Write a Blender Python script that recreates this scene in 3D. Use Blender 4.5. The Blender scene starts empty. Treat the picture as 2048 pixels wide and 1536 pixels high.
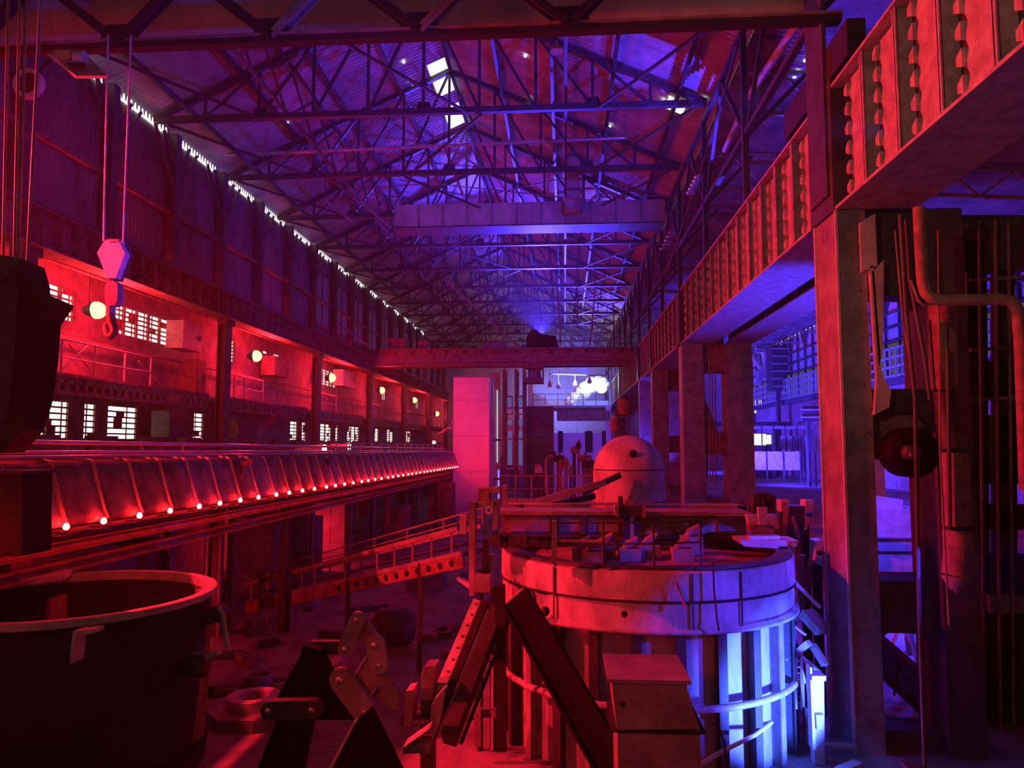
import bpy, math, random
from mathutils import Vector, Matrix
random.seed(7)
SC = bpy.context.scene
COL = SC.collection
V = Vector
# ---------------------------------------------------------------- camera
CZ, F, YAW, PIT = 5.0, 1500.0, math.radians(4.0), math.radians(4.65)
cd = bpy.data.cameras.new('camera'); cam = bpy.data.objects.new('camera', cd); COL.objects.link(cam)
cam.location = (0, 0, CZ); cam.rotation_euler = (math.pi/2 + PIT, 0, YAW)
cd.sensor_width = 36; cd.lens = F/2048*36; cd.clip_start = .05; cd.clip_end = 400
SC.camera = cam
# ---------------------------------------------------------------- world, exposure, light
w = bpy.data.worlds.new('night'); SC.world = w; w.use_nodes = True
w.node_tree.nodes['Background'].inputs[0].default_value = (.5, .48, .47, 1)
w.node_tree.nodes['Background'].inputs[1].default_value = .13
vs = SC.view_settings; vs.view_transform = 'Standard'; vs.look = 'None'; vs.exposure = 0; vs.gamma = 1
SC.cycles.use_denoising = True
SC.cycles.sample_clamp_indirect = 4
SC.cycles.max_bounces = 3; SC.cycles.diffuse_bounces = 2; SC.cycles.glossy_bounces = 2
SC.cycles.use_adaptive_sampling = True; SC.cycles.adaptive_threshold = .03
RED = (1, .012, .035); BLUE = (.05, .03, 1); CYAN = (.04, .09, 1); PALE = (.15, .19, 1)
def lamp(loc, col, watt, size=.15, spot=None, aim=None, blend=.3, parent=None, name='lamp_light'):
    ld = bpy.data.lights.new(name, 'SPOT' if spot else 'POINT')
    ld.color = col; ld.energy = watt; ld.shadow_soft_size = size
    if spot: ld.spot_size = math.radians(spot); ld.spot_blend = blend
    o = bpy.data.objects.new(name, ld); COL.objects.link(o); o.location = loc
    if aim: o.rotation_euler = (V(aim) - V(loc)).to_track_quat('-Z', 'Y').to_euler()
    return o
# red floodlights along the left gallery (their housings are built below)
RED_LAMPS = [(-14.7, 11.0, 9.25), (-14.7, 22.5, 9.25), (-14.7, 34.8, 9.25), (-14.7, 46.5, 9.25), (-14.7, 59.6, 9.4), (-14.7, 72.8, 9.4), (-14.7, 86, 8.6)]
for i, p in enumerate(RED_LAMPS):
    W = (1800, 4200, 3600, 3000, 2600, 2200, 1000)[i]
    lamp((p[0]+.62, p[1], p[2]), RED, W*.3, .34)
    lamp((p[0]+.4, p[1], p[2]), RED, W*1.1, .18, 96, (5, p[1]-3, 2.5), .5)
lamp((-12.5, 11.0, 10.3), RED, 14000, .12, 84, (3, 12.6, 3.5), .5)  # lamps from here down to the blue ones are unseen, without fixtures
lamp((-3.6, 46.6, 4.2), RED, 480, .3, 110, (-6.2, 50, 5), .8)
lamp((-3.6, 10.8, 1.6), RED, 650, .1, 110, (1, 12.5, 1.0), .5)
lamp((-2.6, 3.4, 4.8), RED, 420, .1, 50, (-.5, 8.6, 1.7), .6)  # added red fill near the camera for cabinet and tongs
lamp((-3, 1, 8), (1, .46, .34), 750, .12, 46, (4.7, 13, 9.6), .7)  # added warm fill to soften the red on the near girder
lamp((-11, 30, 1.2), RED, 300, .2)
lamp((-10.5, 18, 1.0), RED, 160, .2)
# blue floods in the right-hand aisle, at the far end and aimed into the roof, plus added unseen spots without fixtures
lamp((3.6, 76, 10.6), PALE, 1200, .35)
lamp((2.2, 77, 12.0), BLUE, 60000, .4, 40, (-2, 50, 21), .6)
lamp((-1, 84, 9.6), PALE, 3500, .5, 120, (0, 90, 11), .6)
lamp((0.5, 60, 8.4), BLUE, 3500, .3, 60, (1.5, 72, 6), .6)  # added unseen spot to turn the control house blue
lamp((-1.6, 54.4, 13.1), BLUE, 60000, .12, 56, (-4.0, 30, 20.5), .5)
lamp((4.3, 15.8, 12.4), BLUE, 5000, .1, 62, (-6, 35, 16.4), .5)
lamp((6.9, 22.5, 10.8), BLUE, 7000, .06, 24, (2.9, 24.2, 17.6), .15)
lamp((7.0, 26, 10.7), BLUE, 3000, .1, 50, (9.5, 18, 15.8), .3)
lamp((4.2, 10, 8), BLUE, 5000, .05, 9, (-7.75, 12.9, 8.25), .3)  # added narrow spot, only to tint the hook block magenta
lamp((4.2, 9.6, 9), BLUE, 2600, .08, 44, (-9.5, 14, 11.5), .8)  # added unseen blue wash for the crane walkway at upper left
lamp((11.0, 50, 3.5), BLUE, 26000, .3, 140, (20, 53, 12), .5)
lamp((9.5, 76, 4), BLUE, 22000, .4, 140, (20, 74, 10), .5)
lamp((10.5, 35, 3.4), BLUE, 12000, .3, 120, (20, 40, 11), .5)
lamp((8.6, 18.5, 3.2), BLUE, 6000, .15, 80, (5.6, 21, 9), .5)
lamp((5.0, 46, 3.2), BLUE, 1500, .2, 110, (5.0, 50, 9), .5)
lamp((4.35, 10.6, .7), CYAN, 4600, .1, 66, (2.9, 12.7, 1.3), .5)
lamp((6.3, 8.7, 4.0), BLUE, 1700, .07, 36, (3.0, 12.0, 2.3), .25)
lamp((5.2, 15.5, 4.8), BLUE, 350, .12, 60, (3.7, 14.0, 1.5), .6)
lamp((9.8, 20.2, 1.4), BLUE, 1300, .15)
lamp((6.1, 8.6, 3.7), BLUE, 2400, .03, 11.5, (3.5, 13.7, 2.95), .1)  # added narrow spot to light the tilt stand blue
lamp((5.3, 15.0, 6.4), BLUE, 2600, .1, 76, (7.6, 17.4, 3.2), .5)
# ---------------------------------------------------------------- helpers
CA, SA, CP, SP = math.cos(YAW), math.sin(YAW), math.cos(PIT), math.sin(PIT)
FW = V((-SA*CP, CA*CP, SP)); RT = V((CA, SA, 0)); UP = V((SA*SP, -CA*SP, CP))
def at(px, py, Y):
    d = FW*F + RT*(px-1024) + UP*(768-py)
    t = Y/d.y
    return V((d.x*t, Y, CZ + d.z*t))
NUM = 'zeroth first second third fourth fifth sixth seventh eighth ninth tenth eleventh twelfth thirteenth fourteenth fifteenth sixteenth seventeenth eighteenth nineteenth'.split()
TENS = ['', '', 'twent', 'thirt', 'fort', 'fift', 'sixt']
def nth(n):
    if n < 20: return NUM[n]
    return TENS[n//10] + ('ieth' if n % 10 == 0 else 'y-' + NUM[n % 10])
def wloc(o):
    v = V((0, 0, 0))
    while o: v += o.location; o = o.parent
    return v
def tag(o, label=None, cat=None, group=None, kind=None):
    if label: o['label'] = label
    if cat: o['category'] = cat
    if group: o['group'] = group
    if kind: o['kind'] = kind
    return o
def thing(name, label, cat, loc, group=None):
    o = bpy.data.objects.new(name, None); COL.objects.link(o); o.location = loc; o.empty_display_size = .2
    return tag(o, label, cat, group)
class MB:
    def __init__(s): s.v = []; s.f = []; s.sm = []
    def add(s, vs_, fs, smooth=False):
        b = len(s.v); s.v += [V(v) for v in vs_]
        for f in fs: s.f.append([b+i for i in f]); s.sm.append(smooth)
        return s
    def box(s, x0, x1, y0, y1, z0, z1):
        return s.add([(x, y, z) for x in (x0, x1) for y in (y0, y1) for z in (z0, z1)],
                     [(0, 1, 3, 2), (4, 6, 7, 5), (0, 4, 5, 1), (2, 3, 7, 6), (0, 2, 6, 4), (1, 5, 7, 3)])
    def bar(s, p, q, w_=.1, h=.1, up=(0, 0, 1)):
        p, q = V(p), V(q); d = (q-p).normalized(); up = V(up)
        if abs(d.dot(up)) > .97: up = V((0, 1, 0)) if abs(d.y) < .9 else V((1, 0, 0))
        a = d.cross(up).normalized()*w_/2; b = a.cross(d).normalized()*h/2
        c = [a+b, a-b, -a-b, -a+b]
        return s.add([p+k for k in c] + [q+k for k in c], [(0, 1, 2, 3), (7, 6, 5, 4), (0, 4, 5, 1), (1, 5, 6, 2), (2, 6, 7, 3), (3, 7, 4, 0)])
    def ibeam(s, p, q, w_, h, t=.02, up=(0, 0, 1)):
        p, q = V(p), V(q); d = (q-p).normalized(); u = V(up)
        if abs(d.dot(u)) > .97: u = V((0, 1, 0))
        a = d.cross(u).normalized(); b = a.cross(d).normalized()
        s.bar(p, q, t, h, u)
        for k in (1, -1): s.bar(p+b*k*(h/2-t/2), q+b*k*(h/2-t/2), w_, t, u)
        return s
    def path(s, pts, r, n=10, r2=None, caps=True):
        pts = [V(p) for p in pts]; N = len(pts); rings = []; prev = None
        for i, p in enumerate(pts):
            d = (pts[min(i+1, N-1)] - pts[max(i-1, 0)]).normalized()
            if prev is None:
                a = d.cross(V((0, 0, 1)));  a = a if a.length > .05 else d.cross(V((0, 1, 0)))
            else: a = prev - d*prev.dot(d)
            a.normalize(); prev = a; b = d.cross(a)
            rr = r if r2 is None else r + (r2-r)*i/(N-1)
            rings.append([p + (a*math.cos(2*math.pi*k/n) + b*math.sin(2*math.pi*k/n))*rr for k in range(n)])
        vs_ = [v for rg in rings for v in rg]
        fs = [(i*n+k, i*n+(k+1) % n, (i+1)*n+(k+1) % n, (i+1)*n+k) for i in range(N-1) for k in range(n)]
        s.add(vs_, fs, True)
        if caps: s.add(rings[0], [tuple(range(n))[::-1]]); s.add(rings[-1], [tuple(range(n))])
        return s
    def tube(s, p, q, r, n=10, r2=None): return s.path([p, q], r, n, r2)
    def prism(s, pts, vec):
        pts = [V(p) for p in pts]; n = len(pts); vec = V(vec)
        return s.add(pts + [p+vec for p in pts], [tuple(range(n)), tuple(range(2*n-1, n-1, -1))] + [(i, i+n, (i+1) % n+n, (i+1) % n) for i in range(n)])
    def plate(s, px, Y, th): return s.prism([at(x, y, Y) for x, y in px], (0, th, 0))
    def lathe(s, c, prof, n=32, a0=0, a1=2*math.pi, smooth=True, axis='z'):
        full = abs(a1-a0-2*math.pi) < 1e-6; m = n if full else n+1; vs_ = []
        for r, z in prof:
            for k in range(m):
                a = a0 + (a1-a0)*k/n; x, y = r*math.cos(a), r*math.sin(a)
                vs_.append(V(c) + (V((x, y, z)) if axis == 'z' else V((x, z, y)) if axis == 'y' else V((z, x, y))))
        fs = [(j*m+k, j*m+(k+1) % m, (j+1)*m+(k+1) % m, (j+1)*m+k) for j in range(len(prof)-1) for k in range(n)]
        return s.add(vs_, fs, smooth)
    def ring(s, c, r0, r1, th, n=28, axis='z'):
        h = th/2
        return s.lathe(c, [(r0, -h), (r1, -h), (r1, h), (r0, h), (r0, -h)], n, smooth=False, axis=axis)
    def stadium(s, p, q, r, th, n=8):
        """flat link with round ends in the xz plane between p and q"""
        p, q = V(p), V(q); d = (q-p); a0 = math.atan2(d.z, d.x); pts = []
        for k in range(n+1):
            a = a0 + math.pi/2 + math.pi*k/n; pts.append(p + V((math.cos(a), 0, math.sin(a)))*r)
        for k in range(n+1):
            a = a0 - math.pi/2 + math.pi*k/n; pts.append(q + V((math.cos(a), 0, math.sin(a)))*r)
        return s.prism(pts, (0, th, 0))
    def build(s, name, mat, parent=None):
        if parent is None:
            xs = [v.x for v in s.v]; ys = [v.y for v in s.v]; zs = [v.z for v in s.v]
            o0 = V(((min(xs)+max(xs))/2, (min(ys)+max(ys))/2, min(zs)))
        else: o0 = wloc(parent)
        me = bpy.data.meshes.new(name); me.from_pydata([v-o0 for v in s.v], [], s.f)
        me.polygons.foreach_set('use_smooth', s.sm); me.materials.append(mat); me.update()
        o = bpy.data.objects.new(name, me); COL.objects.link(o)
        if parent is None: o.location = o0
        else: o.parent = parent
        return o
    def thing(s, name, mat, label, cat, group=None): return tag(s.build(name, mat), label, cat, group)
    def struct(s, name, mat, label=None): return tag(s.build(name, mat), label, kind='structure')
def roofz(x): return (16.6 + 4.4*(x+14.5)/9.7 if x < -4.8 else 21 - 4.4*(x+4.8)/9.7) - .1
def kids(o): return [c for c in COL.objects if c.parent == o]
def copy_tree(o, off, label, group=None):
    off = V(off)
    c = o.copy(); COL.objects.link(c); c.location = o.location + off; c['label'] = label
    if group: c['group'] = group
    for k in kids(o):
        d = k.copy(); COL.objects.link(d); d.parent = c
        for g in kids(k):
            e = g.copy(); COL.objects.link(e); e.parent = d
    return c
def arc(c, r, a0, a1, n, plane='xz'):
    out = []
    for k in range(n+1):
        a = math.radians(a0 + (a1-a0)*k/n); x, y = r*math.cos(a), r*math.sin(a)
        out.append(V(c) + (V((x, 0, y)) if plane == 'xz' else V((0, x, y)) if plane == 'yz' else V((x, y, 0))))
    return out
# ---------------------------------------------------------------- materials
def mat(name, c1, c2=None, rough=.6, metal=0., scale=2., bump=.1, streak=1., spec=.5):
    m = bpy.data.materials.new(name); m.use_nodes = True; nt = m.node_tree; N = nt.nodes; L = nt.links
    b = N['Principled BSDF']; b.inputs['Roughness'].default_value = rough; b.inputs['Metallic'].default_value = metal
    b.inputs['Specular IOR Level'].default_value = spec
    c2 = c2 or tuple(x*.45 for x in c1)
    tc = N.new('ShaderNodeTexCoord'); mp = N.new('ShaderNodeMapping'); mp.inputs['Scale'].default_value = (1, 1, streak)
    g = N.new('ShaderNodeNewGeometry')
    L.new(g.outputs['Position'], mp.inputs['Vector'])
    n1 = N.new('ShaderNodeTexNoise'); n1.inputs['Scale'].default_value = scale; n1.inputs['Detail'].default_value = 6; n1.inputs['Roughness'].default_value = .65
    L.new(mp.outputs[0], n1.inputs['Vector'])
    r = N.new('ShaderNodeValToRGB'); r.color_ramp.elements[0].position = .38; r.color_ramp.elements[1].position = .62
    r.color_ramp.elements[0].color = (*c2, 1); r.color_ramp.elements[1].color = (*c1, 1)
    L.new(n1.outputs[0], r.inputs[0]); L.new(r.outputs[0], b.inputs['Base Color'])
    if bump:
        n2 = N.new('ShaderNodeTexNoise'); n2.inputs['Scale'].default_value = scale*9; n2.inputs['Detail'].default_value = 4
        L.new(mp.outputs[0], n2.inputs['Vector'])
        bp = N.new('ShaderNodeBump'); bp.inputs['Strength'].default_value = bump; bp.inputs['Distance'].default_value = .03
        L.new(n2.outputs[0], bp.inputs['Height']); L.new(bp.outputs[0], b.inputs['Normal'])
    return m
def emit(name, col, s):
    m = bpy.data.materials.new(name); m.use_nodes = True; nt = m.node_tree
    nt.nodes.remove(nt.nodes['Principled BSDF']); e = nt.nodes.new('ShaderNodeEmission')
    e.inputs[0].default_value = (*col, 1); e.inputs[1].default_value = s
    nt.links.new(e.outputs[0], nt.nodes['Material Output'].inputs[0]); return m
DARK = mat('dark_steel', (.07, .065, .065), (.04, .035, .035), .55)
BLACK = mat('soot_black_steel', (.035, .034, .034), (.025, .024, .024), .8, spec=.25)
VBLACK = mat('deep_black_steel', (.010, .0095, .009), (.006, .006, .006), .8, spec=.12)  # near black, for tongs plates, drum and the shadow stand-in beam
MID = mat('weathered_steel', (.30, .28, .27), (.17, .14, .13), .55)
LIGHT = mat('pale_paint', (.55, .50, .48), (.38, .33, .31), .55, scale=3)
GIRD = mat('girder_grey_paint', (.50, .42, .40), (.30, .24, .22), .6, scale=4, bump=.25)
RUST = mat('rusty_steel', (.33, .19, .14), (.17, .09, .07), .75, scale=3, bump=.3)
SHEET = mat('corrugated_sheet', (.24, .21, .21), (.13, .11, .11), .5, scale=1.2, streak=.3)
ROOFM = mat('roof_sheet', (.55, .5, .5), (.34, .28, .28), .45, scale=.8, streak=.5)
WALLM = mat('dusty_brick', (.26, .2, .19), (.14, .1, .1), .85, scale=1.5)
CONC = mat('dusty_concrete', (.30, .26, .25), (.15, .12, .12), .85, scale=1.1, bump=.5)
TROUGH = mat('trough_sheet', (.27, .22, .21), (.13, .10, .09), .7, scale=3, spec=.2)
TANK = mat('furnace_shell', (.48, .45, .44), (.28, .25, .24), .55, scale=2.2, streak=.5, bump=.2)
SHINE = mat('bright_pipe', (.7, .68, .68), (.5, .48, .48), .25, .6, 5, .03)
WHITE = mat('white_render', (.72, .68, .66), (.6, .56, .55), .6, scale=.5, bump=.03)
DAY = emit('daylight_glass', (1, .86, .84), 1.5)
DAYW = emit('daylight_slit', (1, .97, .95), 1.3)
REDHOT = emit('red_lamp_glass', (1, .42, .08), 9)
BULB = emit('red_bulb_glass', (1, .01, .012), 190)
BLUEG = emit('blue_lamp_glass', (.55, .65, 1), 10)
WARM = emit('warm_lamp_glass', (1, .85, .6), 3)
GLASS = mat('grey_glazing', (.42, .36, .38), (.3, .25, .27), .3, scale=.6, bump=0)
# ================================================================ SETTING
MB().box(-16.2, 20.2, -6, 90, -.3, 0).struct('floor', CONC, 'dusty concrete floor of the main hall')
MB().box(7.6, 20.2, 14.3, 90, 2.0, 2.3).struct('floor_aisle', CONC, 'raised concrete floor of the side aisle')
MB().box(-16.2, -8.4, -6, 90, 4.05, 4.3).struct('floor_gallery', DARK, 'dark platform floor along the left wall')
def corr_wall(x, y0, y1, z0, z1, m, name, pitch=.22, amp=.035):
    b = MB(); n = int((y1-y0)/(pitch/4)); vs_ = []
    for i in range(n+1):
        y = y0 + (y1-y0)*i/n; dx = amp*math.sin(2*math.pi*y/pitch)
        vs_ += [(x+dx, y, z0), (x+dx, y, z1)]
    b.add(vs_, [(2*i, 2*i+1, 2*i+3, 2*i+2) for i in range(n)], True)
    return b.struct(name, m)
def corr_roof(xa, za, xb, zb, y0, y1, m, name, pitch=.24, amp=.035, holes=()):
    """sheet sloping between (xa,za) and (xb,zb); corrugations run down the slope; holes=(x0,x1,y0,y1)"""
    b = MB(); n = int((y1-y0)/(pitch/4)); xs = sorted({xa, xb, *[h[0] for h in holes], *[h[1] for h in holes]})
    for j in range(len(xs)-1):
        x0, x1 = xs[j], xs[j+1]; vs_ = []; fs = []
        for i in range(n+1):
            y = y0+(y1-y0)*i/n; dz = amp*math.sin(2*math.pi*y/pitch)
            for x in (x0, x1): vs_.append((x, y, za+(zb-za)*(x-xa)/(xb-xa)+dz))
        for i in range(n):
            y = y0+(y1-y0)*(i+.5)/n
            if any(h[0] <= (x0+x1)/2 <= h[1] and h[2] <= y <= h[3] for h in holes): continue
            fs.append((2*i, 2*i+1, 2*i+3, 2*i+2))
        b.add(vs_, fs, True)
    return b.struct(name, m)
XL, XR, ZE, XM, ZR = -14.5, 4.9, 16.6, -4.8, 21.0
corr_wall(XL, -6, 90, 11.3, 16.45, SHEET, 'wall_left')
MB().box(-14.6, -14.3, -6, 90, 0, 4.05).struct('wall_left_lower', WALLM)
corr_roof(XL-.5, ZE-.1, XM, ZR, -6, 90, ROOFM, 'ceiling_left_slope', holes=[(-5.6, -4.8, 29.6, 32.4), (-5.6, -4.8, 33.6, 35.8)])
corr_roof(XM, ZR, XR+.4, ZE-.1, -6, 90, ROOFM, 'ceiling_right_slope', holes=[(3.7, 4.3, 25.6, 26.5)])
corr_roof(XR+.2, 16.0, 20.4, 14.6, -6, 90, SHEET, 'ceiling_aisle')
corr_wall(20, -6, 90, 11.2, 14.7, LIGHT, 'wall_right')
MB().box(20, 20.2, -6, 90, 0, 9).struct('wall_right_lower', WALLM)
MB().box(-16.4, 20.2, 90, 90.3, 0, 21.5).struct('wall_back', LIGHT)
MB().box(-16.4, 20.2, -6.3, -6, 0, 4).struct('wall_front', WALLM)
# skylight panes in the roof
for i, (a, b_) in enumerate(((29.6, 32.4), (33.6, 35.8))):
    MB().prism([(-5.6, a, 20.64), (-4.8, a, 21.0), (-4.8, b_, 21.0), (-5.6, b_, 20.64)], (0, 0, .04)).struct('window_%d' % (i+1), DAYW)
MB().prism([(3.7, 25.6, 17.12), (4.3, 25.6, 16.85), (4.3, 26.5, 16.85), (3.7, 26.5, 17.12)], (0, 0, .04)).struct('window_3', DAYW)
# pinholes in the roof sheet
k = 4
for px, py in ((822, 160), (826, 170), (808, 122), (1050, 110), (1220, 250), (1325, 200), (1407, 198), (1059, 195), (575, 243), (1610, 118), (1596, 140), (1589, 151), (1541, 226)):
    d = at(px, py, 10) - V((0, 0, CZ)); best = None
    for xa, za, xb, zb in ((XL, ZE, XM, ZR), (XM, ZR, XR, ZE), (XR+.2, 16.0, 20.4, 14.6)):
        sl = (zb-za)/(xb-xa); t = (za - sl*xa - CZ)/(d.z - sl*d.x)
        x = d.x*t
        if xa <= x <= xb: best = V((0, 0, CZ)) + d*t; s_ = sl
    if best:
        r = .05; best.z -= .06
        MB().prism([best + V((r*math.cos(a), r*1.3*math.sin(a), s_*r*math.cos(a))) for a in [j*math.pi/3+.3 for j in range(6)]], (0, 0, .02)).struct('window_%d' % k, emit('daylight_hole', (.85, .92, 1), 5) if k == 4 else bpy.data.materials['daylight_hole']); k += 1
# daylight slit under the left eave, broken into runs between the pilasters
PIL = [18.2 + 11.6/3*i for i in range(19)]
nwin = k
for i, y in enumerate([10.47, 14.33] + PIL[:-1]):
    if y > 75 or y < 12: continue
    b = MB(); yy = y+.35
    while yy < y+3.5:
        b.prism([(-14.44, yy, 16.33), (-14.44, yy+.15, 16.33), (-14.44, yy+.11, 16.55), (-14.44, yy+.04, 16.55)], (.01, 0, 0)); yy += .22
    b.box(-14.44, -14.43, y+.35, y+3.4, 16.26, 16.33)
    b.struct('window_%d' % nwin, DAYW); nwin += 1
# ---- recessed outer wall of the left gallery with its lit windows
XO = -16.0
b = MB()
wins = []   # y0,y1,z0,z1
bay = [18.2 + 11.6*i for i in range(7)]
for a, c in ((9.0, 13.5), (14.8, 17.2), (21.2, 23.3), (25.3, 29.35), (34.3, 35.3), (38.6, 39.4), (40.1, 41.1), (48.0, 52.4), (60.4, 62.0), (64.9, 66.4), (73.8, 75.4), (80, 81.5)): wins.append((a, c, 9.0, 10.05))
for a, c in ((9.0, 12.5), (14, 16.8), (21.3, 23.3), (24.0, 24.7), (25.3, 27.2), (30.4, 32.4), (42.9, 44.2), (44.9, 45.7), (48.2, 50.8), (51.6, 52.4), (54.5, 57.8), (62.6, 64), (67, 69.5), (75, 77.5)): wins.append((a, c, 5.2, 6.4))
ys = sorted({7.5, 90} | {q for w_ in wins for q in w_[:2]}); zs = [4.3, 5.2, 6.4, 9.0, 10.05, 11.3]
for i in range(len(ys)-1):
    for j in range(len(zs)-1):
        ym, zm = (ys[i]+ys[i+1])/2, (zs[j]+zs[j+1])/2
        if any(a < ym < c and e < zm < f for a, c, e, f in wins): continue
        b.box(XO-.2, XO, ys[i], ys[i+1], zs[j], zs[j+1])
b.struct('wall_left_outer', WALLM)
MB().box(-16.2, -14.4, -6, 90, 11.3, 11.4).struct('ceiling_gallery', DARK)
PANEM = {}
def window(y0, y1, z0, z1, idx, up):
    """frame bars in front of a bright pane, some panes painted over"""
    rnd = random.Random(idx*13+5)
    o = MB().box(XO-.16, XO-.14, y0, y1, z0, z1).struct('window_%d' % idx, DAY)
    fr = MB(); h = z1-z0
    ny = max(1, round((y1-y0)/ (.75 if up else 1.3)))
    for a in range(ny+1): yy = y0+(y1-y0)*a/ny; fr.box(XO-.12, XO-.04, yy-.06, yy+.06, z0, z1)
    nz = 6
    for a in range(nz+1): zz = z0+h*a/nz; fr.box(XO-.10, XO-.06, y0, y1, zz-.028, zz+.028)
    m2 = ny*3
    for a in range(m2):
        if a % 3 and rnd.random() < .35: yy = y0+(y1-y0)*a/m2; fr.box(XO-.10, XO-.07, yy-.02, yy+.02, z0, z1)
    fr.build('window_frame', RUST, o)
    pn = MB()
    for a in range(max(1, int((y1-y0)*1.1))):
        yy = rnd.uniform(y0, y1-.3); zz = z0 + h*rnd.randint(0, nz-1)/nz
        pn.box(XO-.13, XO-.11, yy, yy+rnd.uniform(.3, .7), zz, zz+h/nz*rnd.randint(1, 2))
    pn.build('blanked_pane', RUST, o)
for w_ in wins: window(*w_, nwin, w_[2] > 8); nwin += 1
# ---- far side wall of the aisle: glazing bars, lattice balustrade
b = MB(); b2 = MB(); y = 30.; k = 0
while y < 90:
    wd = .42 if k % 5 == 0 else .14
    b.box(19.8, 19.94, y-wd/2, y+wd/2, 9.0, 14.6)
    if k % 5 in (2, 4): b.bar((19.87, y, 13.0), (19.87, y-1.0, 14.6), .1, .12); b.bar((19.87, y, 13.0), (19.87, y+1.0, 14.6), .1, .12)
    y += 1.95; k += 1
for z in (11.25, 12.1, 13.0, 14.55): b.box(19.8, 19.9, 30, 90, z-.05, z+.05)
b.struct('trim_1', DARK, 'dark glazing bars of the aisle wall')
b = MB(); y = 30
for z in (9.05, 9.6, 10.15, 10.7): b.box(19.3, 19.4, 30, 90, z-.05, z+.05)
while y < 90: b.box(19.3, 19.4, y-.05, y+.05, 9, 10.75); y += .75
b.struct('trim_2', LIGHT, 'lattice web of the crane rail girder along the aisle wall')
MB().box(19.5, 20, 30, 90, 8.6, 9.0).struct('trim_3', DARK)
b = MB(); y = 30.5
while y < 90: b.box(19.94, 20.0, y-.02, y+1.2, 14.5, 14.62); y += 1.6
b.struct('window_%d' % nwin, DAYW)
# ================================================================ ROOF TRUSSES, PURLINS
TR = [13.25 + 5.75*i for i in range(14)]
def truss():
    t = thing('roof_truss', 'x', 'roof truss', (0, 0, 0), 'steel trusses across the hall roof')
    zc = 16.45; H = lambda x: ZE + (ZR-ZE)*(x-XL)/(XM-XL) if x < XM else ZR + (ZE-ZR)*(x-XM)/(XR-XM)
    MB().bar((XL+.1, 0, zc), (XR-.1, 0, zc), .2, .2).build('bottom_chord', DARK, t)
    MB().bar((XL+.1, 0, ZE-.12), (XM, 0, ZR-.12), .2, .18).build('top_chord', DARK, t)
    MB().bar((XM, 0, ZR-.12), (XR-.1, 0, ZE-.12), .2, .18).build('top_chord', DARK, t)
    xs = [XL + (XR-XL)*i/10 for i in range(11)]
    for i in range(1, 10): MB().bar((xs[i], 0, zc), (xs[i], 0, H(xs[i])-.1), .1, .1).build('upright', DARK, t)
    for i in range(1, 5): MB().bar((xs[i], 0, zc), (xs[i+1], 0, H(xs[i+1])-.15), .09, .09).build('diagonal', DARK, t)
    for i in range(6, 10): MB().bar((xs[i], 0, zc), (xs[i-1], 0, H(xs[i-1])-.15), .09, .09).build('diagonal', DARK, t)
    for i in (2, 5, 8): MB().prism([(xs[i]-.35, .1, zc-.1), (xs[i]+.35, .1, zc-.1), (xs[i]+.2, .1, zc+.4), (xs[i]-.2, .1, zc+.4)], (0, .03, 0)).build('gusset_plate', DARK, t)
    return t
t0 = truss()
for i, y in enumerate(TR):
    lab = 'dark steel triangular roof truss, %s one from the near end of the hall' % nth(i+1)
    if i == 0: t0.location.y = y; t0['label'] = lab
    else: copy_tree(t0, (0, y-TR[0], 0), lab)
for i in range(9):
    x = XL + 1.2 + i*2.15; z = (ZE + (ZR-ZE)*(x-XL)/(XM-XL) if x < XM else ZR + (ZE-ZR)*(x-XM)/(XR-XM)) - .13
    MB().box(x-.06, x+.06, 5, 90, z-.18, z).thing('roof_purlin', DARK, 'long dark roof purlin, %s one from the left eave' % nth(i+1), 'roof beam', 'purlins running the length of the roof')
# wind bracing in the plane of the bottom chords
def brace(x0, x1, i, side):
    y = TR[i]
    MB().bar((x0, y+.15, 16.35), (x1, y+5.6, 16.35), .08, .08).thing('roof_brace', DARK, 'flat %s wind brace behind the %s roof truss' % (side, nth(i+1)), 'roof brace', 'diagonal wind braces between trusses')
for i in range(0, 13): brace(-14, -10.6, i, 'left'); brace(-6.7, -3.3, i, 'middle') if i % 2 else brace(-2.8, -6.4, i, 'middle'); brace(4.4, 1.2, i, 'right')
# long lattice beams under the ridge
for j, (x, nm) in enumerate(((-9.6, 'left'), (.1, 'right'))):
    for i in range(13):
        y = TR[i]; t = thing('lattice_beam', 'long thin lattice beam on the %s side of the roof, %s bay from the near end' % (nm, nth(i+1)), 'roof beam', (x, y+2.9, 16.5), 'lattice beams running the length of the roof')
        zt_ = roofz(x)-.35; h = zt_-16.6
        MB().box(x-.05, x+.05, y+.12, y+5.63, 16.5, 16.6).build('bottom_chord', DARK, t)
        MB().box(x-.05, x+.05, y+.12, y+5.63, zt_, zt_+.1).build('top_chord', DARK, t)
        for k in range(2):
            ya = y+.15+k*2.75
            MB().bar((x, ya, 16.55), (x, ya+2.7, zt_), .07, .07).build('diagonal', DARK, t)
            MB().bar((x, ya+2.7, 16.55), (x, ya, zt_), .07, .07).build('diagonal', DARK, t)
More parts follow.
